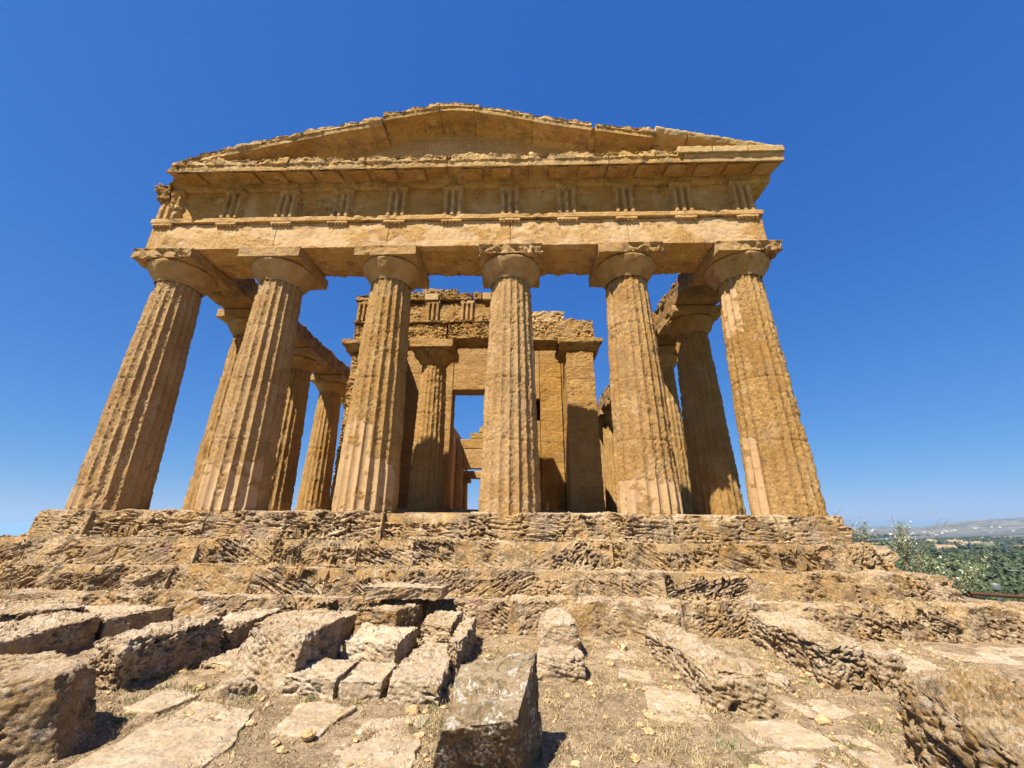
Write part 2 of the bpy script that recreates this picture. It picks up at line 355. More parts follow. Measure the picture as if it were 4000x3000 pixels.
def ground_mat():
    m = bpy.data.materials.new('ground'); m.use_nodes = True; t = m.node_tree; N = t.nodes; L = t.links
    b = N['Principled BSDF']; b.inputs['Roughness'].default_value = 0.95; b.inputs['Specular IOR Level'].default_value = 0.1
    geo = N.new('ShaderNodeNewGeometry')
    def noise(s, d=5, r=0.6, off=0.0):
        n = N.new('ShaderNodeTexNoise'); n.inputs['Scale'].default_value = s; n.inputs['Detail'].default_value = d; n.inputs['Roughness'].default_value = r
        a = N.new('ShaderNodeVectorMath'); a.operation = 'ADD'; a.inputs[1].default_value = (off, off, off)
        L.new(geo.outputs['Position'], a.inputs[0]); L.new(a.outputs[0], n.inputs['Vector']); return n.outputs['Fac']
    def mr(v, a, b_, c=0.0, d=1.0):
        n = N.new('ShaderNodeMapRange'); n.interpolation_type = 'SMOOTHSTEP'
        for k, x in zip((1, 2, 3, 4), (a, b_, c, d)): n.inputs[k].default_value = x
        L.new(v, n.inputs[0]); return n.outputs[0]
    def mix(fac, a, b_):
        n = N.new('ShaderNodeMix'); n.data_type = 'RGBA'; L.new(fac, n.inputs[0])
        for k, x in ((6, a), (7, b_)):
            if isinstance(x, tuple): n.inputs[k].default_value = (*x, 1)
            else: L.new(x, n.inputs[k])
        return n.outputs[2]
    c = mix(mr(noise(1.7, 6), 0.4, 0.62), (0.30, 0.205, 0.115), (0.41, 0.295, 0.18))
    c = mix(mr(noise(5.5, 9, 0.75, 4), 0.46, 0.58), c, (0.20, 0.135, 0.07))
    c = mix(mr(noise(34, 5, 0.7, 8), 0.55, 0.63), c, (0.50, 0.385, 0.25))
    c = mix(mr(noise(70, 3, 0.6, 28), 0.64, 0.68), c, (0.62, 0.55, 0.43))
    c = mix(mr(noise(60, 4, 0.6, 18), 0.58, 0.70), c, (0.22, 0.15, 0.08))
    # valley beyond the plateau
    v = mix(mr(noise(0.012, 5, 0.6), 0.42, 0.56), (0.08, 0.095, 0.04), (0.19, 0.17, 0.075))
    vo = N.new('ShaderNodeTexVoronoi'); vo.inputs['Scale'].default_value = 0.006; L.new(geo.outputs['Position'], vo.inputs['Vector'])
    sp = N.new('ShaderNodeSeparateColor'); L.new(vo.outputs['Color'], sp.inputs[0])
    v = mix(mr(sp.outputs[0], 0.62, 0.66), v, (0.17, 0.19, 0.07))
    v = mix(mr(sp.outputs[1], 0.72, 0.76), v, (0.42, 0.32, 0.17))
    v = mix(mr(noise(0.03, 8, 0.7, 9), 0.50, 0.58), v, (0.05, 0.07, 0.025))
    v = mix(mr(noise(0.02, 9, 0.75, 19), 0.63, 0.66), v, (0.50, 0.45, 0.38))
    pz = N.new('ShaderNodeSeparateXYZ'); L.new(geo.outputs['Position'], pz.inputs[0])
    c = mix(mr(pz.outputs[2], -3.0, -5.0), c, v)
    hz = mix(mr(noise(0.004, 8, 0.7, 40), 0.40, 0.60), (0.15, 0.12, 0.085), (0.25, 0.205, 0.155))
    hz = mix(mr(noise(0.012, 9, 0.8, 60), 0.48, 0.56), hz, (0.06, 0.07, 0.04))
    le = N.new('ShaderNodeVectorMath'); le.operation = 'LENGTH'; L.new(geo.outputs['Position'], le.inputs[0])
    c = mix(mr(le.outputs['Value'], 1900, 2700), c, hz)
    L.new(c, b.inputs['Base Color'])
    bp = N.new('ShaderNodeBump'); bp.inputs['Strength'].default_value = 1.0; bp.inputs['Distance'].default_value = 0.035
    L.new(noise(28, 10, 0.78, 2), bp.inputs['Height']); L.new(bp.outputs[0], b.inputs['Normal'])
    return m
tag(mk('ground', np.stack([GX.ravel(), GY.ravel(), GZ], -1), GF, ground_mat()), kind='structure')
def gz(x, y): return float(terrain(np.array([x]), np.array([y]))[0])

# ------------------------------------------------------------------ TEMPLE
T = tag(empty('temple', (0, 0, -1.95)), 'ruined golden sandstone temple with fluted columns and a low pediment on a stepped base', 'temple')
T.location = (0, 0, 0)
CX = [-7.702, -4.773, -1.678, 1.615, 4.73, 7.739]; YC = 0.85
ZC = 6.666; ZN = 5.887
# --- steps
STEPS = [(-8.42, 8.42, 0.0, 0.0, -0.5), (-9.15, 8.95, -0.38, -0.53, -1.0), (-9.6, 9.45, -0.76, -1.0, -1.44), (-10.6, 10.4, -1.15, -1.43, -2.0)]
cuts = {0: [-8.42, -7.25, -6.0, -4.75, -3.05, -1.0, 0.78, 2.9, 4.9, 7.0, 8.42],
        1: [-9.15, -7.6, -6.1, -4.5, -3.0, -1.3, 0.6, 2.0, 3.6, 5.1, 6.7, 8.0, 8.95],
        2: [-9.6, -8.0, -6.2, -4.6, -3.1, -1.7, -0.2, 1.3, 2.8, 4.4, 5.9, 7.6, 8.7, 9.45],
        3: [-10.6, -9.0, -7.3, -5.7, -4.2, -2.6, -1.1, 0.3, 1.7, 3.2, 4.5, 5.8, 7.2, 8.9, 10.4]}
near_ = lambda V, y: 0.06+0.94*sst(y+0.62, y+0.2, V[:, 1])
for k, (x0, x1, y, zt, zb) in enumerate(STEPS):
    acc = Acc()
    e = 0.06
    acc.add(*box(x0+e, x1-e, y+0.2, 40.2-y if k else 39.9, zb, zt-0.05, 0.6, 0.01))
    core = acc.build('step', M['step'], T)
    for i, (a, b) in enumerate(zip(cuts[k][:-1], cuts[k][1:])):
        zt_ = zt+rng.uniform(-0.025, 0.012); dy = rng.uniform(-0.03, 0.04)
        if k == 0: zt_ = min(zt_, 0.0)
        if k == 0 and i == 5: zt_ = -0.19; dy = 0.02
        if k == 0 and i == 0: dy = -0.02
        g = 0.007 if rng.random() < .35 else -0.012; sl = [0.05, 0.10, 0.09, 0.03][k]; lowb = zb-(0.14 if k < 3 else 0.05)
        V, F = hexa([(a+g, y+dy+sl, zt_), (b-g, y+dy+sl, zt_), (b-g, y+0.7, zt_-0.0), (a+g, y+0.7, zt_)],
                    [(a+g, y+dy-0.015, lowb), (b-g, y+dy-0.015, lowb), (b-g, y+0.7, lowb), (a+g, y+0.7, lowb)], 0.0135, 0.02)
        ed = sst(0.16, 0.0, V[:, 1]-y-sl)*sst(zt-0.2, zt, V[:, 2])     # worn top edge
        wv = fbm(V*np.array([1, .4, .4]), 2.1, 4)
        V[:, 2] -= ed*np.maximum(0, 0.05+0.11*wv)*(0.6 if k == 0 else 1.4); V[:, 1] += ed*(0.03+0.09*wv)*1.2
        V[:, 2] += 0.014*fbm(V+4, 3.5, 3)*(V[:, 2] > zt-.1)*(1 if k else 0)
        if i == len(cuts[k])-2 and k < 3:      # worn, sloping right end
            en = sst(x1-0.75, x1, V[:, 0]); nn3 = fbm(V+k, 2.4, 3); V[:, 2] -= en*np.maximum(0, 0.10+0.16*nn3)*sst(zb, zt, V[:, 2]); V[:, 0] -= en*np.maximum(0, .05+.22*nn3)
        tilt = (1 if (a+b)/2 < 3.2 else -1)*(1 if rng.random() > .15 else -1)*rng.uniform(0.38, 0.62) if k in (1, 2) else (rng.uniform(-0.1, 0.1) if k == 0 else rng.choice([-.5, .5]))
        amp = [0.045, 0.055, 0.065, 0.03][k]
        em = sst(0, 0.06, np.minimum(V[:, 0]-a, b-V[:, 0]))*0.65+0.35
        var = rng.choice([0.5, 0.8, 1.1, 1.4])
        msk = em*var*(near_(V, y) if k == 0 else 1.0)
        V = weather(V, F, (0.045, 1.9), (0.022, 6), (0.010, 26), ([.11, .11, .075, .05][k], [12, 13, 16, 17][k], 0.17), (amp*1.25, tilt, [13, 17, 20, 18][k]), seed=(k*7+i*0.6), mask=msk, fixx=True)
        mk('step_block', V, F, M['step'], core, attr={'patch': np.zeros(len(V))})
# broken overhanging stone at the right end of the second step
acc = Acc()
acc.add(*box(-8.2, 8.2, 0.9, 39.4, -0.3, -0.006, 0.5, 0.01)); acc.build('stylobate_floor', M['step'], T)

# --- columns
def shaft(rb, rt, h, nA, nZ, seed, wear=0.5, patches=(), rough=1.0, fl=20, joints=(1.55, 3.05, 4.5)):
    th = np.linspace(0, 2*np.pi, nA, endpoint=False); zz = np.linspace(-0.09, h, nZ)
    TH, Z = np.meshgrid(th, zz); t = np.clip(Z/h, 0, 1)
    Rr = rb+(rt-rb)*t+0.015*np.sin(np.pi*t)
    ph = (TH*fl/(2*np.pi)) % 1.0
    nx, ny = np.cos(TH), np.sin(TH)
    P = np.stack([(Rr*nx).ravel(), (Rr*ny).ravel(), Z.ravel()], -1)+np.array([seed*3.1, seed*1.7, 0])
    big = fbm(P, 1.1, 2).reshape(TH.shape)
    W = np.clip(wear+0.55*big, 0, 1)
    pm = np.zeros(TH.shape)
    ragged = 0.10*fbm(P, 5, 2).reshape(TH.shape)
    for (a0, a1, z0, z1) in patches:           # restored smooth zones (angles in degrees, 0 = +X)
        fi = np.floor(TH*fl/(2*np.pi)); jig = 0.22*np.sin(fi*12.9+seed*3)+ragged*1.6
        ang = (np.degrees(TH)-a0) % 360
        q = (ang < (a1-a0)) & (Z < z1+jig*min(1, (z1-z0)*0.6)) & (Z > z0-(0.3 if z0 > 0.1 else 0)*0+jig*(0.5 if z0 > 0.1 else 0))
        pm = np.maximum(pm, q.astype(float)*sst(-0.55, -0.25, fbm(P+31, 3.5, 3).reshape(TH.shape)))
    W = W*(1-pm)
    dep = 0.085*Rr/0.72
    flute = dep*(1-(2*ph-1)**2)**0.8
    arris = np.maximum(0, 1-np.abs(2*((ph+0.5) % 1)-1)*3.2)
    chip = sst(0.05, 0.35, fbm(P*np.array([1, 1, .8]), 6.5, 3).reshape(TH.shape)+0.12)
    r = Rr-flute*(1-0.30*W)-arris*W*(0.006+0.028*chip)
    cav = sst(0.2, 0.75, fbm(P+7, 1.9, 2).reshape(TH.shape))
    r -= (0.012+0.03*cav)*W*rough
    g = (0.008*fbm(P, 12, 2)+0.014*fbm(P*np.array([1, 1, 1.8]), 24, 2)-0.020*sst(.25, .6, pn(P*19+3))).reshape(TH.shape)
    r += g*rough*np.where(pm > 0, 0.08, 0.55+0.6*W)
    for j in joints:
        r -= np.where(pm > 0, 0.4, 1)*0.024*np.exp(-((Z-j-0.01*np.sin(TH*2)-0.01*ragged*8)/0.015)**2)
    V = np.stack([r*nx, r*ny, Z], -1).reshape(-1, 3)
    i = np.arange(nZ-1)[:, None]*nA; j = np.arange(nA)[None]; jn = (j+1) % nA
    F = np.stack([i+j, i+jn, i+nA+jn, i+nA+j], -1).reshape(-1, 4)
    return V, F, pm.ravel()*0.55
def lathe(prof, n, x=0, y=0):
    th = np.linspace(0, 2*np.pi, n, endpoint=False); p = np.array(prof)
    V = np.stack([p[:, :1]*np.cos(th)+x, p[:, :1]*np.sin(th)+y, np.repeat(p[:, 1:], n, 1)], -1).reshape(-1, 3)
    i = np.arange(len(p)-1)[:, None]*n; j = np.arange(n)[None]; jn = (j+1) % n
    return V, np.stack([i+j, i+jn, i+n+jn, i+n+j], -1).reshape(-1, 4)
def capital(rt, z0, z1, hw, seed, dmg=0.3, n=110, step=0.03, side=None, patch=0.3):
    """echinus and abacus from neck height z0 to top z1"""
    acc = Acc(); H = z1-z0; za = z1-H*0.40; ra = hw*0.98
    pr = [(rt*0.985, z0-0.03), (rt*0.995, z0), (rt+0.012, z0+0.02)]
    for t in np.linspace(0.04, 1, 15):
        rr = rt+(ra-rt)*(1-(1-t)**1.3); pr.append((rr if t < 0.95 else ra-(t-0.95)*0.4, z0+0.03+(za-z0-0.03)*t))
    pr.append((ra*0.90, za+0.004))
    V, F = lathe(pr, n)
    mask = 1.0
    pt_ = patch*sst(-0.15, 0.25, fbm(V+seed, 2.0, 3)+0.12)
    V = weather(V, F, (0.03*dmg, 2.5), (0.022*dmg, 8), (0.005, 28), (0.02*dmg, 9, .2), seed=seed, out=0.2, mask=1.15-pt_)
    acc.add(V, F, pt_*0.8)
    V, F = box(-hw, hw, -hw, hw, za, z1-0.004, step, 0.012)
    mk_ = 0.30+dmg*0.95*sst(-0.1, 0.5, fbm(V+seed, 1.3, 2))
    if side is not None:
        sd_ = (V[:, 0]*side[0]+V[:, 1]*side[1])/hw; mk_ = mk_+1.7*sst(0.35, 1.1, sd_)*sst(-.3, .3, pn(V*3+seed)+.2)
    mk_ = mk_*sst(z1+0.0, z1-0.05, V[:, 2])+0.05
    V = weather(V, F, (0.035, 3), (0.03, 7), (0.006, 26), (0.02, 10, .2), seed=seed+3, mask=mk_, out=0.45)
    acc.add(V, F, 0.12)
    return acc
FRONT = [  # wear, smooth patches, capital damage, damaged side
    (0.52, [(150, 262, 0, 0.42)], 0.45, (-0.3, -1)),
    (0.42, [(200, 345, 0, 1.15)], 0.40, None),
    (0.48, [(170, 285, 0, 1.75), (285, 345, 0, 1.0)], 0.35, None),
    (0.62, [(338, 352, 2.7, 4.7)], 0.5, (0, -1)),
    (0.60, [(190, 340, 0, 0.62), (325, 345, 2.6, 4.4)], 0.35, (0, -.9)),
    (0.60, [(165, 210, 0, 1.9), (180, 230, 4.4, 5.7)], 0.9, (0.9, -0.75))]
for i, (wear, pat, dmg, side) in enumerate(FRONT):
    V, F, A = shaft(0.724, 0.548, ZN, 300, 210, seed=i*5.3+1, wear=wear, patches=pat, rough=1.0 if i != 1 else 0.8)
    c = mk('column', V, F, M['column'], T, attr={'patch': A}); c.location = (CX[i], YC, 0)
    capital(0.548, ZN, ZC, 0.835, i*2.7, dmg, side=side).build('capital', M['column'], c)
# flank and rear columns (copies of two weathered prototypes)
protos = []
for s in (0, 1, 2):
    V, F, A = shaft(0.72, 0.545, ZN, 160, 100, seed=40+s*6, wear=0.62, rough=1.3)
    a = mkmesh('column', V, F, M['column'], attr={'patch': A})
    ac = capital(0.545, ZN, ZC, 0.82, 60+s*3, 1.1, n=64, step=0.05, patch=0.1); V, F, A = ac.get()
    V[:, 2] += 0
    protos.append((a, mkmesh('capital', V, F, M['column'], attr={'patch': A})))
def put_col(x, y, k, rz):
    c = link(bpy.data.objects.new('column', protos[k][0]), T); c.location = (x, y, 0); c.rotation_euler.z = 0
    cp = link(bpy.data.objects.new('capital', protos[k][1]), c)
    return c
PY = [YC+3.2*j for j in range(13)]
for j in range(1, 12):
    put_col(-7.7, PY[j], j % 3, 0); put_col(7.74, PY[j], (j+1) % 3, 0)
for i in range(6): put_col(CX[i], PY[12], i % 3, 0)

# --- architrave of the front: five blocks
xs = [-8.30]+CX[1:5]+[8.26]
for i in range(5):
    a, b = xs[i]+0.002, xs[i+1]-0.002
    V, F = box(a, b, 0.12, 1.52, ZC+0.004, 7.50, 0.03, 0.006)
    under = sst(ZC+0.25, ZC, V[:, 2])*sst(0.9, 1.4, V[:, 1])
    V = weather(V, F, (0.012, 2), (0.008, 8), (0.006, 26), (0.012, 11, .28), seed=i, mask=1+3*under, fixx=True)
    pa = sst(0.0, 0.25, fbm(V*np.array([1, 0.2, 1.5]), 0.9, 3)+0.12+0.1*(i in (1, 2, 3)))*(V[:, 1] < 0.3)*0.55
    mk('architrave_block', V, F, M['entab'], T, attr={'patch': pa})
V, F = box(-8.34, 8.30, 0.04, 0.9, 7.504, 7.655, 0.03, 0.01)
V = weather(V, F, (0.02, 1.5), (0.018, 5), (0.005, 28), seed=4, mask=sst(0.6, 0.2, V[:, 1])*(0.4+1.3*sst(0.0, 0.4, pn(V*1.1+2))))
mk('taenia', V, F, M['entab'], T, attr={'patch': np.full(len(V), .15)})
# --- frieze
V, F = box(-8.26, 8.24, 0.205, 1.45, 7.658, 8.70, 0.035, 0.012)
lx = np.clip((-7.0-V[:, 0])/1.3, 0, 1)
V = weather(V, F, (0.014, 2), (0.012, 6), (0.006, 22), (0.015, 8, .2), seed=2, mask=0.5+1.3*sst(-.1, .5, pn(V*np.array([.6, 1, .6])+3))+2.5*lx)
fr = mk('frieze', V, F, M['entab'], T, attr={'patch': sst(0.05, .3, fbm(V+3, .8, 3))*0.3})
TX = [-8.0, -6.2, -4.66, -3.1, -1.54, 0.02, 1.59, 3.14, 4.70, 6.26, 7.86]
def triglyph(x, wdt, seed, dmg, z0=7.66, z1=8.68, yf=0.055, yb=0.34):
    """three bars, two grooves, half grooves and a cap band, as one displaced relief"""
    st = 0.014; nx = int(wdt/st); nz = int((z1-z0)/0.03)
    u = np.linspace(-wdt/2, wdt/2, nx+1); v = np.linspace(z0, z1, nz+1); U, Vv = np.meshgrid(u, v, indexing='ij')
    s = wdt/6
    q = np.abs(((U/s+0.0) % 2)-0)     # grooves centred at odd multiples of s
    g = np.minimum(np.abs(U-s), np.abs(U+s)); g = np.minimum(g, wdt/2-np.abs(U)+0.0)
    dep = 0.115*np.clip(1.25-g/0.045, 0, 1)*sst(z1-0.11, z1-0.17, Vv)
    P = np.stack([U.ravel()+x, Vv.ravel()*0+seed, Vv.ravel()], -1)
    n = fbm(P, 3.2, 3).reshape(U.shape); n2 = fbm(P, 14, 2).reshape(U.shape)
    wear = dmg*sst(-0.2, 0.5, n+0.15)*sst(z0+0.08, z0+0.35, Vv)
    D = yf+dep*(1-0.5*wear)+0.10*wear*(0.6+0.5*n2)+0.008*n2
    ed = sst(0.0, 0.012, wdt/2-np.abs(U)); D = D*ed+(D+0.012)*(1-ed)
    Vf = np.stack([U.ravel()+x, D.ravel(), Vv.ravel()], -1)
    Vb = Vf.copy(); Vb[:, 1] = yb
    I = np.arange(U.size).reshape(U.shape); nn = U.size
    Ff = np.stack([I[:-1, :-1], I[1:, :-1], I[1:, 1:], I[:-1, 1:]], -1).reshape(-1, 4)
    sides = []
    for A_ in (I[0, :][::-1], I[-1, :], I[:, 0], I[:, -1][::-1]):
        sides.append(np.stack([A_[:-1], A_[:-1]+nn, A_[1:]+nn, A_[1:]], -1))
    return np.concatenate([Vf, Vb]), np.concatenate([Ff]+sides)
tdm = [0.8, 0.45, 0.6, 0.8, 0.15, 0.3, 0.45, 0.7, 0.5, 0.1, 0.0]
for i, x in enumerate(TX):
    wd = 0.58; V, F = triglyph(x, wd, i*3.3, tdm[i]); mk('triglyph', V, F, M['entab'], fr, smooth=True, attr={'patch': np.full(len(V), 0.1)})
    acc = Acc(); V, F = box(x-wd/2, x+wd/2, 0.045, 0.16, 7.425, 7.50, 0.03, 0.008); acc.add(weather(V, F, (0, 1), (0.01, 6), (0.003, 30), seed=i), F, .15)
    for k in range(6):
        if rng.random() < (0.15 if i != 9 else 0.4): continue
        gxp = x-wd/2+wd*(k+0.5)/6; V, F = lathe([(0.0, 7.385), (0.026, 7.385), (0.026, 7.40), (0.021, 7.43)], 10, gxp, 0.085); acc.add(V, F, .15)
    acc.build('regula', M['entab'], fr)
# --- cornice
prof = [(1.5, 8.66), (0.16, 8.66), (0.10, 8.70), (0.05, 8.84), (-0.47, 8.74), (-0.50, 8.69), (-0.53, 8.70), (-0.545, 8.86), (-0.585, 8.90), (-0.56, 9.12), (1.5, 9.13)]
gcuts = [-8.42, -6.4, -4.4, -2.3, -0.1, 2.1, 4.2, 6.15, 8.72]
gs_root = None
for i, (a, b) in enumerate(zip(gcuts[:-1], gcuts[1:])):
    new = (i == len(gcuts)-2)
    V, F = sweep(prof, a+0.002, b-0.002, 0.026)
    e = 0.25 if new else 1.0
    edge = sst(0.3, -0.45, V[:, 1])
    V = weather(V, F, (0.035, 1.6), (0.024, 3.8), (0.010, 22), (0.03, 12, .2), seed=i*2, mask=(0.2+1.0*edge*sst(8.75, 9.0, V[:, 2])+0.35*edge)*e, out=0.35, fixx=True)
    if i == 0:
        lx = sst(-6.9, -8.4, V[:, 0]); bk = fbm(V, 2.4, 4)
        V[:, 0] += lx*(0.66*sst(0.35, -0.45, V[:, 1])+0.22*np.clip(bk+.3, 0, 1)); V[:, 2] -= lx*0.12*sst(9.0, 9.12, V[:, 2])*np.clip(bk+.4, 0, 1)
    g = mk('cornice_block', V, F, M['newstone'] if False else M['cornice'], T, attr={'patch': np.full(len(V), 0.35 if new else 0.0)*(V[:, 1] < -.52)})
    for x in np.arange(-8.0+0.0, 8.5, 0.78):
        if a+0.2 < x < b-0.1 and x > -7.6:
            q = hexa([(x-.27, -.46, 8.75), (x+.27, -.46, 8.75), (x+.27, 0.02, 8.85), (x-.27, 0.02, 8.85)],
                     [(x-.27, -.46, 8.665), (x+.27, -.46, 8.665), (x+.27, 0.02, 8.775), (x-.27, 0.02, 8.775)], 0.03, 0.008)
            V = weather(q[0], q[1], (0.01, 4), (0.014, 9), (0.004, 30), seed=x, out=.3); mk('mutule', V, q[1], M['entab'], g, attr={'patch': np.zeros(len(V))})
# broken dark corner chunk on the left
V, F = hexa([(-8.62, 0.0, 8.86), (-7.95, -0.12, 8.86), (-7.9, 1.1, 8.9), (-8.6, 1.1, 8.86)], [(-8.55, 0.10, 8.34), (-8.1, 0.02, 8.26), (-8.05, 1.1, 8.2), (-8.45, 1.1, 8.25)], 0.03, 0.1)
V = weather(V, F, (0.08, 3), (0.05, 8), (0.012, 22), (0.04, 10, .2), seed=9); mk('broken_corner_stone', V, F, M['sidebeam'], T, attr={'patch': np.zeros(len(V))})
# --- pediment
rk = [(-7.25, 9.34, -6.98, 9.42, 1), (-6.96, 9.40, -5.30, 9.82, 0), (-5.28, 9.84, -3.66, 10.22, 0), (-3.64, 10.24, -2.01, 10.60, 0), (-1.99, 10.76, -0.42, 11.08, 0),
      (-0.40, 11.11, 0.56, 11.08, 0), (0.58, 11.05, 2.24, 10.62, 0), (2.25, 10.58, 3.83, 10.22, 0), (3.97, 10.20, 5.50, 9.89, 0)]
pr2 = [(1.3, -0.36), (0.22, -0.36), (0.16, -0.24), (0.08, -0.20), (-0.44, -0.27), (-0.50, -0.29), (-0.53, -0.17), (-0.56, -0.15), (-0.55, 0.0), (1.3, 0.0)]
ped = None
for i, (xa, za, xb, zb, small) in enumerate(rk):
    fn = (lambda x, xa=xa, za=za, xb=xb, zb=zb: za+(zb-za)*(x-xa)/(xb-xa))
    if i == 5: fn = lambda x: 11.11-0.10*max(0, x-0.0)-0.03*max(0, -x)
    V, F = sweep(pr2, xa-.006, xb+.006, 0.028, fn)
    topm = sst(-0.3, -0.05, V[:, 2]-np.array([fn(x) for x in V[:, 0]]))
    V = weather(V, F, (0.045, 1.7), (0.028, 4.2), (0.010, 22), (0.03, 12, .2), seed=i*3+1, mask=0.22+1.0*topm, out=0.3, fixx=True)
    if small: V[:, 2] -= 0.06
    mk('raking_cornice_block', V, F, M['cornice'], T, attr={'patch': np.zeros(len(V))})
V, F = hexa([(3.8, -.45, 10.20), (4.0, -.45, 10.16), (4.0, .9, 10.2), (3.8, .9, 10.2)], [(3.78, -.2, 9.9), (3.99, -.2, 9.9), (3.99, .9, 9.9), (3.78, .9, 9.9)], .03, .05)
V = weather(V, F, (0.02, 4), (0.02, 9)); mk('raking_cornice_block', V, F, M['cornice'], T, attr={'patch': np.zeros(len(V))})
# smooth replaced crown on the right
pr3 = [(1.2, -0.13), (-0.50, -0.13), (-0.55, -0.11), (-0.60, 0.0), (-0.60, 0.06), (1.2, 0.06)]
for xa, xb in ((5.53, 6.35), (6.36, 7.55), (7.56, 8.58)):
    V, F = sweep(pr3, xa, xb, 0.03, lambda x: 9.875-(x-5.5)*0.255)
    V = weather(V, F, (0.014, 3), (0.012, 8), (0.005, 30), (0.012, 12, .25), seed=xa); mk('crown_block', V, F, M['newstone'], T, attr={'patch': np.zeros(len(V))})
V, F = sweep([(1.2, -0.30), (-0.05, -0.30), (-0.2, -0.0), (1.2, 0.0)], 5.53, 8.4, 0.04, lambda x: 9.78-(x-5.5)*0.262+0.0)
V[:, 2] = np.maximum(V[:, 2], 9.1); V = weather(V, F, (0.02, 3), (0.015, 8), (0.005, 22), seed=3); mk('raking_bed_block', V, F, M['cornice'], T, attr={'patch': np.zeros(len(V))})
for xa, xb in ((6.0, 6.9), (6.91, 7.8), (7.81, 8.74)):
    V, F = box(xa, xb, -0.63, 0.3, 8.93, 9.145, 0.04, 0.01); V = weather(V, F, (0.014, 3), (0.012, 8), (0.005, 30), (0.012, 12, .25), seed=xa); mk('crown_block', V, F, M['newstone'], T, attr={'patch': np.zeros(len(V))})
# tympanum wall
nx_ = 300; xs_ = np.linspace(-6.9, 7.4, nx_)
zt_ = np.minimum(10.86, 10.86-0.235*np.maximum(0, xs_)-0.23*np.maximum(0, -xs_)); zt_ = np.maximum(zt_-0.10*(xs_ < -2)+0.12, 9.1)
rows = 40
V = np.stack([np.repeat(xs_[:, None], rows, 1), np.full((nx_, rows), 0.2), 9.08+(zt_-9.08)[:, None]*np.linspace(0, 1, rows)[None]], -1)
Vb = V.copy()[:, ::-1]; Vb[:, :, 1] = 1.15
V = np.concatenate([V, Vb], 1); m2 = rows*2; V = V.reshape(-1, 3)
i = np.arange(nx_-1)[:, None]*m2; j = np.arange(m2)[None]; jn = (j+1) % m2
F = np.stack([i+j, i+m2+j, i+m2+jn, i+jn], -1).reshape(-1, 4)
M['tymp'] = stone('tympanum_stone', (0.52, 0.345, 0.18), (0.46, 0.29, 0.14), (0.56, 0.40, 0.24), crust=0.45, crustcol=(0.24, 0.14, 0.07), gs=26, brick=(1.5, 0.62), grain=0.8)
V = weather(V, F, (0.01, 2), (0.008, 8), (0.004, 24), seed=5); mk('tympanum', V, F, M['tymp'], T, attr={'patch': np.zeros(len(V))})
# debris lying on the cornice in front of the tympanum
V, F = hexa([(-.9, -.3, 9.18), (1.0, -.3, 9.18), (1.0, .15, 9.24), (-.9, .15, 9.24)], [(-1.8, -.45, 9.1), (1.9, -.45, 9.1), (1.9, .2, 9.1), (-1.8, .2, 9.1)], .03, .02)
V = weather(V, F, (0.03, 3), (0.02, 9), (0.01, 24), seed=8); mk('cornice_rubble', V, F, M['cornice'], T, attr={'patch': np.zeros(len(V))})

# --- flank and rear entablature: architrave blocks, eroded
def beam(x0, x1, y0, y1, z0, z1, seed, a=1.0, st=0.05, mat='sidebeam', name='architrave_block'):
    V, F = box(x0, x1, y0, y1, z0, z1, st, 0.03)
    msk = 0.35+a*sst(z0+0.3, z1, V[:, 2])
    V = weather(V, F, (0.06, 1.6), (0.05, 5), (0.012, 18), (0.04, 7, .15), seed=seed, mask=msk, out=.3)
    return mk(name, V, F, M[mat], T, attr={'patch': np.zeros(len(V))})
for j in range(12):
    y0 = PY[j]+(0.72 if j == 0 else 0)+0.006; y1 = PY[j+1]-0.006
    st = 0.04 if j < 4 else 0.09
    beam(-8.35, -7.0, y0, y1, ZC+0.004, 7.42, 70+j, 0.7, st)
    beam(7.0, 8.4, y0, y1, ZC+0.004, 7.5+0.12*math.sin(j*2.1), 90+j, 1.5, st)
for i in range(5): beam(CX[i]+0.006, CX[i+1]-0.006, 38.6, 39.8, ZC+0.004, 7.5, 120+i, 0.6, 0.1)
beam(-8.2, 8.2, 38.7, 39.7, 7.51, 8.6, 130, 0.4, 0.15, name='frieze')

